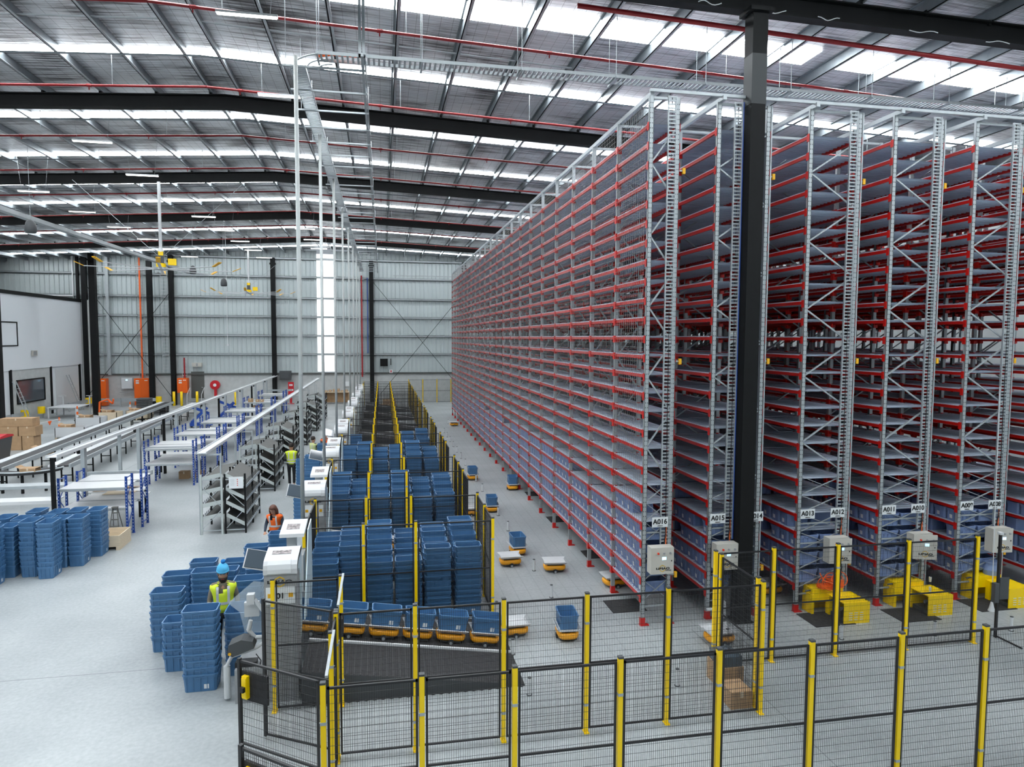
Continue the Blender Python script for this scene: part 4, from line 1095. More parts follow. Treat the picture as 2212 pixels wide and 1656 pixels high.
for a in (3.4, 4.1, 4.9, 5.7): MB().box(math.cos(a)-.04, .9*math.sin(a)-.04, 0, math.cos(a)+.04, .9*math.sin(a)+.04, .75).build('leg', 'black', t)
carton(-13.75, 29.0, .85, -13.2, 29.45, 1.0, 'flattened open carton on the conveyor bend', True)
# tables at left edge below the conveyor
for i, y in enumerate((26.0, 23.6)):
    t = thing('work_table', 'white work table %s at the left picture edge before the conveyors' % ('further back' if i == 0 else 'nearer'), 'table', (-13.4, y, 0), 0, 'white work tables')
    MB().box(0, 0, .86, 3.2, .6, .9).box(0, 0, .8, 3.2, .03, .86).build('table_top', 'galv' if i == 0 else 'lam', t)
    for x, yy in ((.1, .08), (3.1, .08), (.1, .52), (3.1, .52)): MB().box(x-.03, yy-.03, 0, x+.03, yy+.03, .86).build('leg', 'galv', t)

# ------------------------------------------------------------------ left: office block, wall equipment
OX = -25.6
o = struct('wall_2', MB().box(OX-7, 48, 0, OX, 64.9, 3.65).box(OX-7, 48, 3.65, OX+.08, 64.9, 9.0), 'foilw')
MB().box(OX-7, 47.9, 9.0, OX+.14, 65.1, 9.25).build('parapet', 'black', o)
MB().box(OX, 53.35, 0, OX+.03, 59.2, 3.65).build('grey_panel', 'concrete', o)
for y in (53.3, 59.2, 64.4): MB().box(OX, y-.12, 0, OX+.1, y+.12, 3.7).build('black_jamb', 'black', o)
MB().box(OX-.02, 60, 0, OX+.04, 64.2, 3.5).build('white_door_panel', 'white', o)
for i, (ya, yb, za, zb) in enumerate(((54.1, 58.0, 1.28, 2.85), (52.0, 54.3, 5.43, 7.0))):
    w_ = struct('window_%d' % (30+i), MB().box(OX+.04, ya, za, OX+.07, yb, zb), 'bwin' if i == 0 else 'cream')
    MB().box(OX+.03, ya-.08, za-.08, OX+.12, yb+.08, za).box(OX+.03, ya-.08, zb, OX+.12, yb+.08, zb+.08).box(OX+.03, ya-.08, za, OX+.12, ya, zb).box(OX+.03, yb, za, OX+.12, yb+.08, zb).build('window_frame', 'black', w_)
tag(MB().box(OX+.1, 56.2, 4.6, OX+.2, 56.9, 5.0, 0).box(OX+.2, 56.3, 4.65, OX+.21, 56.8, 4.95, 1).build('exit_sign', ['cream', 'grey']), 'small box sign on the white office wall', 'sign')
struct('trim_8', MB().box(-25.9, YW-.5, 0, -24.9, YW-.1, 9.2), 'concrete')
tag(MB().box(-25.8, 64.9, 9.2, -25.6, 65.1, 12.9).build('frame_post', 'black'), 'black post above the office block corner', 'post')
tag(MB().box(-26.7, 49.8, 9.25, -25.75, 50.2, 12.1).build('roof_post', 'black'), 'wide black post standing above the office block at the upper left', 'post')
tag(MB().tube([(-26.0, 64.8, 12.9), (-26.0, 64.8, 9.5), (-30.5, 64.8, 9.5)], .06, 8).build('downpipe', 'white'), 'white pipe bending along the top of the office block', 'pipe')
# wall ladders and cable risers
def riser(x, z0, z1, y, w, m, lab, cable=None, cat='cable ladder'):
    b = MB().box(x-w/2-.02, y-.06, z0, x-w/2, y, z1).box(x+w/2, y-.06, z0, x+w/2+.02, y, z1); z = z0
    while z < z1: b.box(x-w/2, y-.04, z, x+w/2, y-.01, z+.04); z += .3
    o = tag(b.build('wall_ladder', m), lab, cat)
    if cable: MB().box(x-.06, y-.075, z0, x+.07, y-.045, z1).build('cable_bundle', cable, o)
riser(-20.82, 2.4, 13, 65.2, .45, 'galv', 'cable riser with orange cables above the large orange cabinet', 'flex')
riser(-17.35, 2.3, 4.2, 65.2, .35, 'white', 'short riser above the small orange cabinet', 'pipe')
riser(-1.85, 2.4, 11.8, 65.2, .45, 'galv', 'cable riser with red cables beside the wall light strip', 'pipe')
riser(-18.85, 2.9, 11.5, 65.15, .5, 'white', 'white access ladder fixed to the back wall', None, 'ladder')
riser(-24.15, 2.6, 11.3, 65.2, .5, 'galv', 'cable riser behind the near free-standing column')
tag(MB().box(-23.55, 65.0, 2.7, -23.3, 65.25, 13).build('rainwater_pipe', 'galv'), 'square pale pipe on the wall beside the leftmost riser', 'pipe')
tag(MB().box(-1.35, 65.0, 4.6, -1.28, 65.3, 11.6).build('blue_conduit', 'blue'), 'blue conduit beside the red cable riser', 'conduit')
def cabinet(x0, x1, z0, z1, lab):
    t = thing('electrical_cabinet', lab, 'cabinet', (x0, 64.6, 0), 0, 'orange electrical cabinets')
    w = x1-x0
    MB().box(0, 0, z0, w, .6, z1).build('housing', 'orange', t)
    MB().box(.03, -.02, z0+.04, w/2-.01, 0, z1-.04).build('door', 'orange', t)
    MB().box(w/2+.01, -.02, z0+.04, w-.03, 0, z1-.04).build('door', 'orange', t)
    MB().box(.15, -.025, z1-.25, .4, -.02, z1-.15).box(.15, -.025, z1-.45, .4, -.02, z1-.32).box(w-.35, -.025, z1-.2, w-.1, -.02, z1-.14).build('warning_label', 'paper', t)
cabinet(-21.35, -20.15, 0.05, 2.4, 'large orange electrical cabinet with warning labels by the back wall')
cabinet(-24.6, -23.6, 0.05, 2.4, 'orange cabinet half hidden behind the black column')
cabinet(-17.85, -17.0, 1.1, 2.4, 'small orange wall cabinet beside the grey door')
t = thing('meter_box', 'white wall box with small lit display between the orange cabinets', 'box', (-22.5, 65.0, 1.5))
MB().box(0, 0, 0, .9, .2, .95).build('housing', 'white', t); MB().box(.35, -.01, .7, .5, 0, .8).build('display', 'screen', t); MB().box(-.2, .05, -.35, 1.2, .1, -.3).build('bracket', 'grey', t)
o = struct('door_1', MB().box(-16.87, YW-.14, .55, -15.77, YW-.09, 2.95), 'door')
MB().box(-16.0, YW-.17, 1.5, -15.9, YW-.14, 1.56).build('door_handle', 'galv', o)
t = thing('hose_reel', 'round red fire hose reel on the back wall', 'hose reel', (-14.8, 65.2, 1.75))
MB().cyl((0, 0, 0), (0, -.22, 0), .42, n=24).build('reel', 'redp', t); MB().cyl((0, -.22, 0), (0, -.25, 0), .14, n=16).build('hub', 'paper', t)
MB().box(-.1, -.1, -1.0, .1, .2, -.3).build('bracket', 'redp', t)
t = thing('access_steps', 'steel steps with handrails below the grey door', 'steps', (-16.9, 63.9, 0))
for k in range(4): MB().box(0, .3*k, .14*k+.1, 1.2, .3*k+.32, .14*k+.14).build('step', 'galv', t)
for x in (0, 1.2): MB().tube([(x, 0, .1), (x, .1, 1.0), (x, 1.1, 1.55), (x, 1.1, .6)], .025, 6).build('handrail', 'white', t)
for i, x in enumerate((-18.02, -17.4, -16.12, -12.9)):
    tag(MB().cyl((0, 0, 0), (0, 0, 1.25), .11, n=12).build('safety_bollard', 'yellow', None, (x, 64.2, 0), smooth=True), 'tall yellow safety bollard by the back wall, %s from the left' % ORD[i], 'bollard', 'yellow bollards')
# guard rails
def guard(x0, y0, x1, y1, lab, ends=(1, 1)):
    t = thing('guard_rail', lab, 'guard rail', (x0, y0, 0), math.atan2(y1-y0, x1-x0)); L = math.hypot(x1-x0, y1-y0)
    MB().prism([(-.03, .45), (.03, .5), (-.03, .55), (-.03, .62), (.03, .67), (-.03, .73), (-.06, .73), (-.06, .45)], 0, L, 'x').build('rail', 'galv', t)
    for k in range(int(L/2)+1): MB().box(k*2-.05, -.12, 0, k*2+.05, -.06, .75).build('post', 'galv', t)
    for e, x in zip(ends, (0, L)):
        if e: MB().cyl((x, -.0, .35), (x, -.0, .85), .24, n=12).build('end_cap', 'yellow', t)
guard(-24.3, 66.6-2.4, -19.2, 66.4-2.4, 'steel guard rail with yellow ends before the orange cabinets')
guard(-24.9, 49.8, -24.9, 53.6, 'steel guard rail with yellow end at the far left by the office')
guard(-24.9, 56.0, -24.6, 63.5, 'steel guard rail along the office wall with yellow near end')
# white frame tables
for i, (x, y) in enumerate(((-24.3, 55.4),)):
    t = thing('frame_table', 'white table with tall end frames in front of the office block', 'table', (x, y, 0))
    MB().box(0, 0, .78, 2.0, 2.6, .82).build('table_top', 'white', t)
    for xx, yy in ((.05, .05), (1.9, .05), (.05, 2.5), (1.9, 2.5)): MB().box(xx, yy, 0, xx+.08, yy+.08, 1.5 if yy > 1 else .8).build('leg', 'white', t)
    for xx in (.0, 1.95): MB().box(xx-.25, 2.5, 1.45, xx+.3, 2.56, 1.5).build('top_bar', 'white', t)
# leaning ladders
for (x, y, lab) in ((-24.9, 61.5, 'aluminium ladder leaning on the office wall'), (-24.8, 53.0, 'step ladder leaning at the far left by the office')):
    b = MB()
    for s in (0, .45): b.bar((x+.5, y+s, 0), (x-.5, y+s, 2.9), .05)
    for q in range(9): b.bar((x+.5-q*.11, y, .3+q*.3), (x+.5-q*.11, y+.45, .3+q*.3), .03)
    tag(b.build('ladder', 'galv'), lab, 'ladder')
t = thing('step_ladder', 'small grey A-frame ladder standing under the first packing bench', 'ladder', (-7.95, 22.05, 0))
b = MB()
for s in (-1, 1):
    b.bar((s*.16, -.1, 0), (s*.06, .05, .95), .02).bar((s*.16, .35, 0), (s*.06, .08, .95), .02)
for q in range(4): b.box(-.14+q*.02, -.08+q*.03, .18+q*.2, .14-q*.02, .0+q*.03, .2+q*.2)
b.box(-.08, 0, .94, .08, .12, .97); b.build('frame', 'mesh_grey', t)
# pallet box
t = thing('wooden_pallet_box', 'low pale wooden pallet box with a scrap of cardboard beside the tote stacks', 'pallet box', (-8.35, 20.85, 0), .02)
for x in (0, .42, .84): MB().box(x, 0, 0, x+.1, .95, .1).build('skid', 'wood', t)
MB().box(0, 0, .1, .94, .95, .13).build('deck', 'wood', t)
MB().box(0, 0, .13, .94, .025, .42).box(0, .925, .13, .94, .95, .42).box(0, .025, .13, .025, .925, .42).box(.915, .025, .13, .94, .925, .42).build('side_board', 'wood', t)
tag(MB().box(-8.0, 21.1, .14, -7.75, 21.4, .2).build('cardboard_scrap', 'card'), 'scrap of brown cardboard inside the wooden pallet box', 'cardboard')
# stacked cartons, red-lidded bin
for i, (x, y, z, w, h) in enumerate(((-19.9, 40.3, 0, .95, .75), (-18.9, 40.3, 0, .55, .75), (-20.0, 40.3, .76, .9, .5), (-19.05, 40.3, .76, .8, .5), (-20.0, 40.35, 1.27, 1.6, .42))):
    carton(x, y, z, x+w, y+.8, z+h, 'large brown carton in the pile by the red-lidded bin, %s placed' % ORD[i], group='pile of large cartons')
t = thing('wheelie_bin', 'dark grey wheelie bin with red lid at the left edge', 'bin', (-18.35, 35.8, 0))
MB().add([(-.55, 0, .1), (.55, 0, .1), (.55, .9, .1), (-.55, .9, .1), (-.68, -.1, 1.25), (.68, -.1, 1.25), (.68, 1.0, 1.25), (-.68, 1.0, 1.25)], [(0,3,2,1),(4,5,6,7),(0,1,5,4),(1,2,6,5),(2,3,7,6),(3,0,4,7)]).build('bin_body', 'dgrey', t)
MB().prism([(-.14, 1.25), (1.04, 1.25), (1.0, 1.34), (.45, 1.42), (-.1, 1.34)], -.72, .72, 'x').build('lid', 'redp', t)
MB().box(.25, -.12, .6, .45, -.08, 1.1).build('sticker', 'paper', t)
for s in (-1, 1): MB().cyl((s*.5, .85, .1), (s*.56, .85, .1), .1, n=12).build('wheel', 'rubber', t)
# pale crates and cartons near the conveyor
for i, (x, y, w, d, h) in enumerate(((-19.0, 44.2, 1.6, 1.2, .7), (-19.6, 48.4, 1.5, 1.2, .8), (-19.4, 51.5, 1.2, 1.2, .8), (-18.3, 53.5, 1.5, 1.2, .7))):
    t = thing('pallet_crate', 'pale crate of packaging beyond the conveyors, %s from the camera' % ORD[i], 'crate', (x, y, 0), 0, 'pale crates beyond the conveyors')
    MB().box(0, 0, .12, w, .04, h).box(0, d-.04, .12, w, d, h).box(0, 0, .12, .04, d, h).box(w-.04, 0, .12, w, d, h).box(0, 0, .1, w, d, .14).build('side_board', ['white', 'white', 'wood', 'wood'][i], t)
    for q in (0, .45, .9): MB().box(q*w*.95, 0, 0, q*w*.95+.1, d, .1).build('skid', 'wood', t)
    carton(x+.2, y+.2, .145, x+.8, y+.8, h+.12, 'open brown carton inside the %s pale crate' % ORD[i], True)
carton(-17.6, 38.6, 0, -16.9, 39.2, .35, 'torn brown carton on the floor before the conveyor', True)
carton(-18.2, 36.9, 0, -17.0, 37.7, .12, 'flattened brown carton beside the wheelie bin', True)
# black slatted crates
t = thing('stacked_black_pallets', 'stack of black plastic pallets in front of the guard rail', 'pallets', (-18.9, 57.5, 0))
for q in range(9): MB().box(0, 0, q*.14, .9, 1.0, q*.14+.11).build('pallet', 'dgrey', t)
for q in range(4): MB().box(.95, 0, q*.14, 2.1, 1.0, q*.14+.11).build('pallet', 'dgrey', t)
# cones and flag line
for i, (x, y) in enumerate(((-19.75, 46.6), (-19.1, 56.8), (-21.6, 53.8))):
    t = thing('traffic_post', 'red and white striped delineator post, %s from the camera' % ORD[i], 'traffic post', (x, y, 0), 0, 'red and white posts')
    for q in range(5): MB().cyl((0, 0, .06+q*.2), (0, 0, .26+q*.2), .09-.01*q, .09-.01*(q+1), n=12).build('band', 'orange' if q % 2 == 0 else 'white', t)
    MB().cyl((0, 0, 0), (0, 0, .06), .22, n=14).build('base', 'rubber', t)
t = thing('flag_line', 'sagging line hung with small orange flags before the cartons', 'flag line', (0, 0, 0))
pts = [(-20.2+ .0*k+.1*k, 39.0+1.25*k, .95-.04*math.sin(k)) for k in range(7)]
MB().tube(pts, .012, 4).build('line', 'paper', t)
for k in range(1, 6): MB().prism([(pts[k][0]-.12, pts[k][2]), (pts[k][0]+.12, pts[k][2]), (pts[k][0], pts[k][2]-.28)], pts[k][1]-.004, pts[k][1]+.004, 'y').build('flag', 'flex', t)
tag(MB().tube([(-21.55, 57.5, .05), (-21.5, 57.5, 1.0), (-20.9, 57.5, 1.2), (-20.7, 57.4, 1.0), (-20.5, 57.3, .9), (-20.4, 57.2, 1.25)], .07, 6).build('orange_barrier_net', 'flex'), 'orange netting tied round the free-standing column', 'netting')
# wall speaker, wall unit, extinguisher signs
tag(MB().box(-9.2, 64.7, 2.2, -8.2, 65.2, 3.0).box(-9.05, 64.66, 2.3, -8.35, 64.7, 2.9).build('wall_heater', 'dgrey'), 'black wall unit beside the second black column', 'wall unit')
tag(MB().box(-.2, 64.8, 3.4, .5, 65.2, 4.1).box(-.1, 64.78, 3.5, .4, 64.8, 4.0).box(.75, 64.9, 3.5, .82, 65.1, 4.1).build('wall_loudspeaker', 'black'), 'black loudspeaker on the wall beside the column near the racks', 'loudspeaker')
tag(MB().box(-16.7, 65.05, 3.4, -15.9, 65.43, 3.75, 0).box(-16.35, 65.04, 3.45, -16.2, 65.05, 3.7, 1).build('exit_sign', ['cream', 'grey']), 'pale exit sign box above the grey door', 'sign')
tag(MB().box(.65, 65.2, 2.75, .95, 65.4, 3.05, 0).box(.75, 65.19, 2.8, .85, 65.2, 3.0, 1).build('extinguisher_sign', ['paper', 'redp']), 'small red and white sign on the wall above the far cages', 'sign')
t = thing('fire_point', 'red and white fire point stand by the back wall', 'fire point', (-8.2, 64.6, 0))
MB().box(-.25, 0, .8, .25, .1, 2.0).build('board', 'redp', t); MB().box(-.2, -.01, 1.2, .2, 0, 1.35).box(-.15, -.01, 1.65, .15, 0, 1.8).build('text_panel', 'paper', t); MB().cyl((0, -.1, .1), (0, -.1, .75), .1, n=12).build('extinguisher', 'redp', t)
MB().box(-.25, -.2, 0, .25, .1, .05).build('stand_foot', 'redp', t)
tag(MB().box(-3.5, 65.3, 1.5, -2.9, 65.4, 1.95).build('notice', 'paper'), 'white notice on the concrete wall above the far table', 'notice')
t = thing('wooden_bench', 'brown table piled with small goods against the back wall', 'table', (-5.3, 63.9, 0))
MB().box(0, 0, 1.05, 2.3, .8, 1.1).build('table_top', 'wood', t)
for x in (.05, 2.2): MB().box(x, .05, 0, x+.08, .75, 1.05).build('end_panel', 'card', t)
MB().box(.1, .6, .1, 2.2, .7, 1.0).build('back_panel', 'card', t)
for i in range(6): carton(-5.2+.36*i, 64.1, 1.105, -4.95+.36*i, 64.4, 1.105+.12+.05*(i*5 % 4), 'small item box on the far brown table, %s from the left' % ORD[i], group='small boxes on the far table')
for i, (x, y, z) in enumerate(((-.2, 59.0, 0), (.25, 59.0, 0), (.75, 58.9, 0), (-.0, 59.0, .42), (.65, 58.9, .42), (.3, 59.05, .42))):
    carton(x, y, z, x+.42, y+.5, z+.4, 'brown carton in the pile at the far end of the cage aisle, %s laid' % ORD[i], group='cartons at the far end of the cages')
# blue folded trolleys near the benches
for i, (x, y) in enumerate(((-12.6, 48.6), (-11.6, 52.2))):
    t = thing('folded_trolley', 'blue lifting trolley with folded arms near the %s benches' % ['fourth', 'sixth'][i], 'trolley', (x, y, 0), .3)
    MB().bar((0, 0, .3), (1.0, 0, 1.3), .14).bar((0, .35, .3), (1.0, .35, 1.3), .14).bar((0, .15, 1.4), (1.1, .15, .9), .18).build('arm', 'blue', t)
    MB().box(-.1, -.1, .1, 1.3, .5, .3).build('base', 'blue', t)
    for a in (0, 1.1):
        for c in (0, .4): MB().cyl((a, c, .08), (a, c+.06, .08), .08, n=10).build('wheel', 'rubber', t)
# ceiling fans
def fan(x, y, z, top, lab, a0, n=8, Rr=3.3):
    t = thing('ceiling_fan', lab, 'fan', (x, y, z), a0, 'large slow ceiling fans')
    MB().cyl((0, 0, .75), (0, 0, top-z), .07, n=10).lathe([(.07, 0), (.14, -.2)], (0, 0, .98), 12).build('down_rod', 'white', t)
    MB().box(-.12, -.12, .28, .12, .12, .8).build('motor', 'dgrey', t)
    MB().box(-.10, -.13, .62, .10, .13, .8).cyl((0, 0, .1), (0, 0, .28), .2, n=16).box(.28, -.15, .22, .62, .15, .5).build('motor_cover', 'yellow', t)
    MB().cyl((0, 0, .0), (0, 0, .1), .3, n=16).build('hub', 'galv', t)
    for i in range(n):
        a = 2*math.pi*i/n; L = MB().box(.25, -.06, .03, Rr-.35, .06, .055).build('blade', 'white', t, (0, 0, 0), a)
        MB().add([(Rr-.36, -.08, .03), (Rr-.36, .08, .03), (Rr, .1, .2), (Rr, -.08, .2), (Rr-.36, -.08, .06), (Rr-.36, .08, .06), (Rr, .1, .23), (Rr, -.08, .23)], [(0,3,2,1),(4,5,6,7),(0,1,5,4),(1,2,6,5),(2,3,7,6),(3,0,4,7)]).build('winglet', 'amber', L)
    for s, q in ((-1, .2), (1, -.2)): MB().cyl((0, 0, .5), (s*3.4, q*6, top-z), .01, n=4).build('stay_wire', 'galv', t)
fan(-9.64, 33.0, 9.05, 12.9, 'large ceiling fan with yellow winglets hanging over the packing benches', .25)
fan(-9.75, 54.0, 9.3, 12.6, 'second ceiling fan with yellow winglets, farther back', .1)
for (x, y, z, r_, lab, top) in ((-13.45, 30, 10.1, .21, 'large dark pendant loudspeaker at the upper left', 12.9), (-9.9, 46.5, 9.3, .2, 'small dark pendant loudspeaker between the two fans', 12.9), (-11.6, 46, 10.0, .2, 'dark pendant loudspeaker just behind the first fan hub', 12.9)):
    t = thing('pendant_speaker', lab, 'loudspeaker', (x, y, z))
    MB().lathe([(r_*.8, 0), (r_, .05), (r_*.98, .22), (r_*.75, .42), (r_*.35, .5), (.03, .52)], (0, 0, 0), 20).build('housing', 'dgrey', t, smooth=True)
    MB().cyl((0, 0, .5), (0, 0, under(x)+.79-z), .008, n=5).build('suspension_wire', 'galv', t)
t = thing('hanging_sensor', 'tiny white sensor on a long drop rod between the fans', 'sensor', (-9.9, 47.2, 5.5))
MB().cyl((0, 0, .1), (0, 0, 8.41), .02, n=5).build('rod', 'white', t); MB().cyl((0, 0, 0), (0, 0, .1), .12, n=12).build('sensor_head', 'white', t)
# long cable tray below the roof at upper left
tag(MB().box(-15.2, 28, 11.1, -14.9, 60, 11.2).box(-15.2, 28, 11.2, -15.18, 60, 11.28).box(-14.92, 28, 11.2, -14.9, 60, 11.28).build('roof_cable_tray', 'galv'), 'long galvanised tray receding at the upper left below the roof', 'cable tray')

# ------------------------------------------------------------------ people
def skin_mesh(name, pts, edges, rad, m, parent, root=0, sub=2, smooth=True):
    me = bpy.data.meshes.new(name); me.from_pydata(pts, edges, []); o = bpy.data.objects.new(name, me); COL.objects.link(o)
    sk = o.modifiers.new('s', 'SKIN'); sk.use_smooth_shade = True
    for i, v in enumerate(me.skin_vertices[0].data):
        r_ = rad[i]; v.radius = (r_, r_) if not isinstance(r_, tuple) else r_; v.use_root = (i == root)
    ss = o.modifiers.new('u', 'SUBSURF'); ss.levels = sub; ss.render_levels = sub
    bpy.context.view_layer.update()
    ev = o.evaluated_get(bpy.context.evaluated_depsgraph_get()); nm = bpy.data.meshes.new_from_object(ev)
    nm.name = name; bpy.data.objects.remove(o)
    nm.materials.clear(); nm.materials.append(M[m])
    for p in nm.polygons: p.use_smooth = True
    q = bpy.data.objects.new(name, nm); COL.objects.link(q); q.parent = parent
    return q
def person(lab, loc, rz, J, top, vest, trousers, hair, hat=None, h=1.75, look=0, beard=False, longhair=False):
    """J: joint overrides in body space (x right, y back, z up; the figure faces -y), metres for 1.75 m height"""
    s = h/1.75
    r = thing('person', lab, 'person', loc, rz)
    P = dict(pel=(0, 0, .95), belly=(0, 0, 1.1), chest=(0, .0, 1.3), neck=(0, .01, 1.46), throat=(0, 0, 1.52), head=(0, -.02, 1.63),
             shL=(-.17, .01, 1.41), shR=(.17, .01, 1.41), elL=(-.24, .03, 1.13), elR=(.24, .03, 1.13), wrL=(-.24, -.08, .90), wrR=(.24, -.08, .90),
             hpL=(-.09, 0, .90), hpR=(.09, 0, .90), knL=(-.10, -.01, .50), knR=(.10, -.01, .50), anL=(-.10, .02, .09), anR=(.10, .02, .09), toL=(-.11, -.13, .04), toR=(.11, -.13, .04))
    P.update(J); V = {k: Vector(v)*s for k, v in P.items()}
    names = ['pel', 'belly', 'chest', 'neck', 'throat', 'head', 'shL', 'elL', 'wrL', 'shR', 'elR', 'wrR', 'hpL', 'knL', 'anL', 'toL', 'hpR', 'knR', 'anR', 'toR']
    ed = [(0, 1), (1, 2), (2, 3), (3, 4), (2, 6), (6, 7), (7, 8), (2, 9), (9, 10), (10, 11), (0, 12), (12, 13), (13, 14), (14, 15), (0, 16), (16, 17), (17, 18), (18, 19)]
    rad = {'pel': (.135, .10), 'belly': (.125, .09), 'chest': (.145, .10), 'neck': .06, 'throat': .052, 'head': .05, 'shL': .06, 'shR': .06, 'elL': .042, 'elR': .042, 'wrL': .03, 'wrR': .03,
           'hpL': .085, 'hpR': .085, 'knL': .056, 'knR': .056, 'anL': .038, 'anR': .038, 'toL': .034, 'toR': .034}
    def sc(v, f): return tuple(q*f*s for q in v) if isinstance(v, tuple) else v*f*s
    nb = [n for n in names if n != 'head']; idx = {n: i for i, n in enumerate(nb)}
    full = [(names[a], names[b]) for a, b in ed]
    body = skin_mesh('body', [V[n] for n in nb], [(idx[a], idx[b]) for a, b in full], [sc(rad[n], .92) for n in nb], 'skin', r)
    # head: one smooth shape with brow, nose, chin
    hd = V['head']; b = MB(); nseg = 20; HS = s*1.12
    prof = [(-.125, .035, .045), (-.11, .055, .055), (-.085, .064, .066), (-.05, .070, .076), (-.015, .074, .084), (.02, .077, .090), (.055, .076, .092), (.085, .066, .082), (.108, .045, .06), (.12, .015, .02)]
    rings = []
    for z, rx, ry in prof:
        ring = []
        for i in range(nseg):
            a = 2*math.pi*i/nseg; x, y = rx*math.cos(a), ry*math.sin(a)
            f = math.exp(-((a-1.5*math.pi)/.16)**2)
            if -.05 < z < .01: y -= f*(.022 if z < -.02 else .014)          # nose
            if -.09 < z < -.06: y -= math.exp(-((a-1.5*math.pi)/.3)**2)*.006       # lips
            if .0 < z < .04: y += sum(math.exp(-((a-1.5*math.pi-q)/.18)**2) for q in (-.42, .42))*.008  # eye sockets
            ring.append((x, y+.01, z))
        rings += ring
    fs = [(k*nseg+i, k*nseg+(i+1) % nseg, (k+1)*nseg+(i+1) % nseg, (k+1)*nseg+i) for k in range(len(prof)-1) for i in range(nseg)]
    fs += [tuple(range(nseg))[::-1], tuple(range((len(prof)-1)*nseg, len(prof)*nseg))]
    b.add(rings, fs)
    for q in (-1, 1): b.lathe([(.004, -.03), (.016, -.015), (.018, .01), (.006, .03)], (q*.078, .015, -.01), 8, sx=.5)
    Hm = Matrix.Rotation(look, 4, 'X'); Rm = Matrix.Rotation(0, 4, 'Z')
    def place(mb, name, m, sm=True):
        mb.v = [tuple((Hm @ Vector(p))*HS+hd) for p in mb.v]; return mb.build(name, m, r, smooth=sm)
    place(b, 'head', 'skin')
    for q in (-1, 1):
        e = MB().lathe([(.001, -.009), (.008, -.005), (.010, 0), (.008, .005), (.001, .009)], (q*.03, -.077, .018), 8); place(e, 'eye', 'white')
        e = MB().cyl((q*.03, -.084, .018), (q*.03, -.089, .018), .005, n=8); place(e, 'pupil', 'txt')
        e = MB().bar((q*.018, -.088, .038), (q*.046, -.082, .038), .008, .006); place(e, 'eyebrow', hair)
    place(MB().bar((-.022, -.086, -.058), (.022, -.086, -.058), .005, .007), 'mouth', 'redp' if not beard else 'pipe')
    # hair cap
    hb = MB(); rg = []
    HP = [(-.02, .080, .096), (.03, .084, .099), (.07, .080, .096), (.105, .06, .075), (.128, .02, .03)]
    if longhair: HP = [(-.18, .085, .07), (-.12, .108, .095), (-.05, .112, .108), (.02, .105, .108), (.07, .092, .1), (.11, .066, .078), (.134, .02, .03)]
    for z, rx, ry in HP:
        for i in range(nseg):
            a = 2*math.pi*i/nseg; x, y = rx*math.cos(a), ry*math.sin(a)+.018
            if z < .055 and math.sin(a) < -.35: y = max(y, -.045 if abs(math.cos(a)) > .6 else -.0); 
            rg.append((x*(1+.04*math.sin(5*a+z*40)), y, z))
    K = len(HP)
    hb.add(rg, [(k*nseg+i, k*nseg+(i+1) % nseg, (k+1)*nseg+(i+1) % nseg, (k+1)*nseg+i) for k in range(K-1) for i in range(nseg)]+[tuple(range(nseg))[::-1], tuple(range((K-1)*nseg, K*nseg))])
    place(hb, 'hair', hair)
    if beard:
        bb = MB(); rg = []
        for z, rx, ry in [(-.155, .03, .04), (-.135, .055, .07), (-.10, .068, .083), (-.07, .074, .086), (-.045, .076, .082)]:
            for i in range(9):
                a = math.pi+math.pi*i/8; rg.append((rx*math.cos(a), ry*math.sin(a)*1.08+.005, z))
            rg.append((0, .02, z))
        bb.add(rg, [(k*10+i, k*10+(i+1) % 10, (k+1)*10+(i+1) % 10, (k+1)*10+i) for k in range(4) for i in range(10)]+[tuple(range(10))[::-1], tuple(range(40, 50))])
        place(bb, 'beard', hair)
    if hat:
        hb = MB().lathe([(.086, .045), (.094, .05), (.095, .075), (.092, .10), (.08, .135), (.05, .17), (.015, .185)], (0, .012, .0), 20, sy=1.08); place(hb, 'beanie', hat[0])
        place(MB().lathe([(.01, -.035), (.032, -.02), (.04, 0), (.032, .022), (.01, .035)], (.01, .02, .215), 12), 'pompom', hat[1])
        place(MB().lathe([(.096, .045), (.1, .065), (.097, .075)], (0, .012, .0), 20, sy=1.08), 'beanie_band', hat[0])
    # hands with five fingers
    for sd, w_, e_ in ((-1, 'wrL', 'elL'), (1, 'wrR', 'elR')):
        d = (V[w_]-V[e_]).normalized(); side = Vector((1, 0, 0)); nrm = d.cross(side).normalized()
        p0 = V[w_]; palm = p0+d*.05*s; kn = p0+d*.085*s
        pts = [p0, palm, kn]; eds = [(0, 1), (1, 2)]; rr = [.026*s, (.038*s, .018*s), (.036*s, .015*s)]
        for f, (off, ln) in enumerate(((-.028, .06), (-.010, .072), (.009, .068), (.027, .052))):
            a = kn+side*off*s; m_ = a+d*ln*.55*s+nrm*.006*s; t_ = m_+d*ln*.4*s+nrm*.018*s
            k = len(pts); pts += [a, m_, t_]; eds += [(2, k), (k, k+1), (k+1, k+2)]; rr += [.010*s, .009*s, .0075*s]
        k = len(pts); a = p0+d*.03*s-side*sd*.03*s; pts += [a, a-side*sd*.025*s+d*.03*s, a-side*sd*.03*s+d*.06*s]; eds += [(1, k), (k, k+1), (k+1, k+2)]; rr += [.014*s, .011*s, .009*s]
        skin_mesh('hand', pts, eds, rr, 'skin', r, sub=1)
    # top
    tn = ['pel', 'belly', 'chest', 'neck', 'shL', 'elL', 'wrL', 'shR', 'elR', 'wrR']; ti = {n: i for i, n in enumerate(tn)}
    skin_mesh('sweatshirt', [V[n] for n in tn], [(0, 1), (1, 2), (2, 3), (2, 4), (4, 5), (5, 6), (2, 7), (7, 8), (8, 9)], [sc(rad[n], 1.12) for n in tn], top, r)
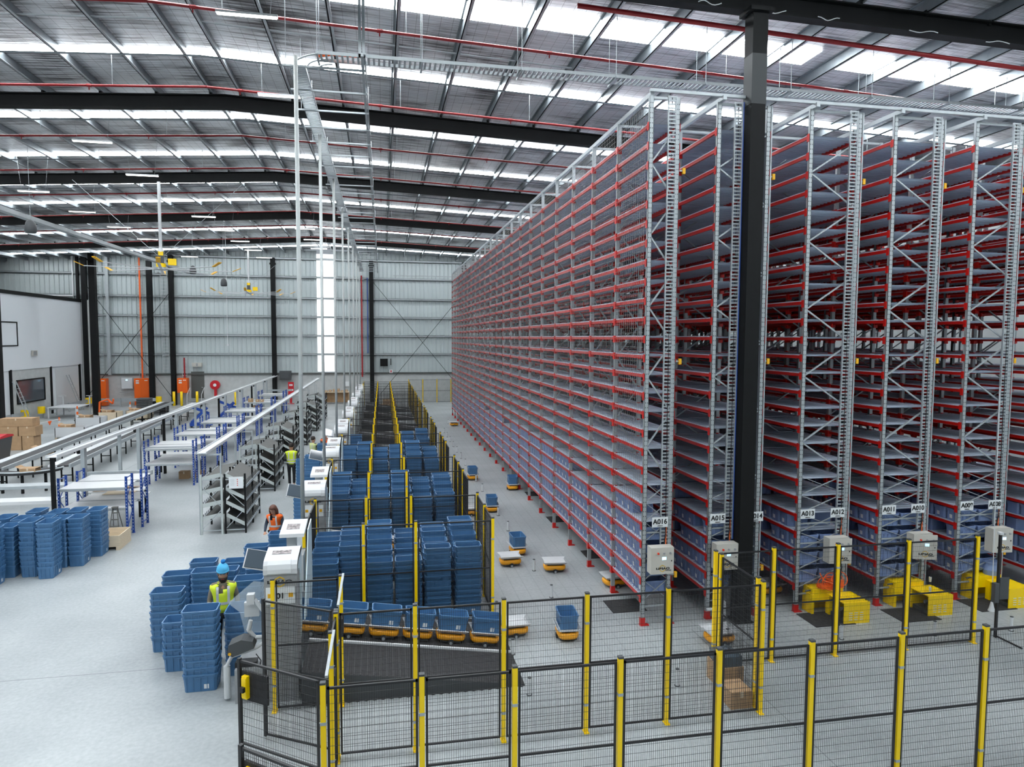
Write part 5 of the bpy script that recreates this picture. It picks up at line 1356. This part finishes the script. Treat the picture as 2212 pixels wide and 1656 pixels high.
    # trousers
    bn = ['pel', 'hpL', 'knL', 'anL', 'hpR', 'knR', 'anR']
    skin_mesh('trousers', [V[n] for n in bn], [(0, 1), (1, 2), (2, 3), (0, 4), (4, 5), (5, 6)], [sc(rad[n], 1.14) if n[:2] != 'an' else .058*s for n in bn], trousers, r)
    for sd in 'LR':
        a, t_ = V['an'+sd], V['to'+sd]; d = (t_-a); d.z = 0; d.normalize()
        up = a+Vector((0, 0, -.035*s))
        skin_mesh('shoe', [up-d*.05*s, up+d*.04*s, up+d*.15*s], [(0, 1), (1, 2)], [.048*s, .05*s, .042*s], 'shoe', r, sub=1)
    # vest: an open shell over chest and belly, following the trunk
    vb = MB(); n = 20; c0, c1, c2, c3 = V['pel']+Vector((0, 0, .0)), V['belly'], V['chest'], V['neck']
    prof = [(c0.lerp(c1, -.1), .178, .145), (c0.lerp(c1, .5), .172, .138), (c1.lerp(c2, .1), .172, .138), (c1.lerp(c2, .6), .182, .142), (c2, .205, .155), (c2.lerp(c3, .45), .232, .15), (c2.lerp(c3, .75), .228, .125), (c2.lerp(c3, .92), .17, .10), (c2.lerp(c3, 1.05), .085, .082)]
    rg = []
    for c, rx, ry in prof:
        for i in range(n):
            a = 2*math.pi*i/n; rg.append((c.x+rx*s*math.copysign(abs(math.cos(a))**.8, math.cos(a)), c.y+ry*s*math.sin(a), c.z))
    vb.add(rg, [(k*n+i, k*n+(i+1) % n, (k+1)*n+(i+1) % n, (k+1)*n+i) for k in range(len(prof)-1) for i in range(n) if not (k >= 4 and i == 14) and not (k >= 5 and i in (15,)) and not (k == 7 and i in (13, 16))])
    vo = vb.build('vest', vest, r, smooth=True)
    so = vo.modifiers.new('s', 'SOLIDIFY'); so.thickness = .006
    tb = MB()
    for c, rx, ry, hh in ((c0.lerp(c1, .35), .176, .142, .05), (c0.lerp(c1, 1.05), .176, .142, .05))[(1 if look > .2 else 0):]:
        tb.lathe([(1, -hh/2), (1.0, hh/2)], (0, 0, 0), n); k = len(tb.v)-2*n
        for i in range(2*n):
            x, y, z = tb.v[k+i]; tb.v[k+i] = (c.x+(rx+.004)*s*math.copysign(abs(x)**.8, x), c.y+(ry+.004)*s*y, c.z+z*s)
        tb.f = tb.f[:-2]; tb.m = tb.m[:-2]
    for q in (-1, 1):
        for fy in (-1, 1):
            pl = []
            for c, rx, ry in prof[2:7]:
                pl.append(Vector((c.x+q*.095*s, c.y+fy*(ry*.93*s+.006), c.z)))
            for a_, b_ in zip(pl, pl[1:]): tb.bar(a_, b_, .045*s, .004, up=(0, 1, 0))
    tb.build('reflective_band', 'tape', vo)
    return r
person('bearded person in yellow hi-vis vest and blue bobble beanie, standing behind the front totes', (-2.98, 13.35, 0), .18,
       dict(wrL=(-.22, -.16, .98), wrR=(.24, -.10, .92)), 'olive', 'hivis_y', 'blackc', 'hairb', ('sky_hat', 'mid_hat'), 1.78, look=.22, beard=True)
person('person in yellow hi-vis vest and black trousers walking away down the shelf aisle', (-3.66, 28.6, 0), math.pi+.1,
       dict(anL=(-.09, .10, .16), toL=(-.10, .0, .05), knL=(-.09, -.02, .52), anR=(.08, -.10, .09), toR=(.09, -.25, .04), knR=(.09, -.10, .52), elL=(-.27, .0, 1.14), wrL=(-.2, -.2, 1.05), elR=(.27, .0, 1.14), wrR=(.2, -.2, 1.05)),
       'greyc', 'hivis_y', 'blackc', 'hairb', None, 1.80)
person('person with curly auburn hair and orange hi-vis vest bending over the second station', (-2.86, 18.9, 0), -.25,
       dict(neck=(0, -.06, 1.45), throat=(0, -.09, 1.49), head=(0, -.14, 1.57), chest=(0, -.03, 1.29), wrL=(-.16, -.34, 1.0), wrR=(.18, -.36, 1.0), elL=(-.25, -.06, 1.12), elR=(.25, -.08, 1.12)),
       'navy', 'hivis_o', 'blackc', 'hairr', None, 1.66, look=.45, longhair=True)
person('person with red hair and orange vest at the farther stations, hand to face', (-2.62, 32.3, 0), .3,
       dict(wrL=(-.04, -.16, 1.48), elL=(-.22, -.12, 1.18)), 'greyc', 'hivis_o', 'blackc', 'hairr', None, 1.72)
person('person with black hair and pale yellow vest reaching toward the farther stations', (-3.05, 31.2, 0), math.pi*.75,
       dict(wrL=(-.18, -.42, 1.12), wrR=(.16, -.42, 1.12), elL=(-.24, -.16, 1.12), elR=(.24, -.16, 1.12)), 'greyc', 'hivis_p', 'blackc', 'hairb', None, 1.68)
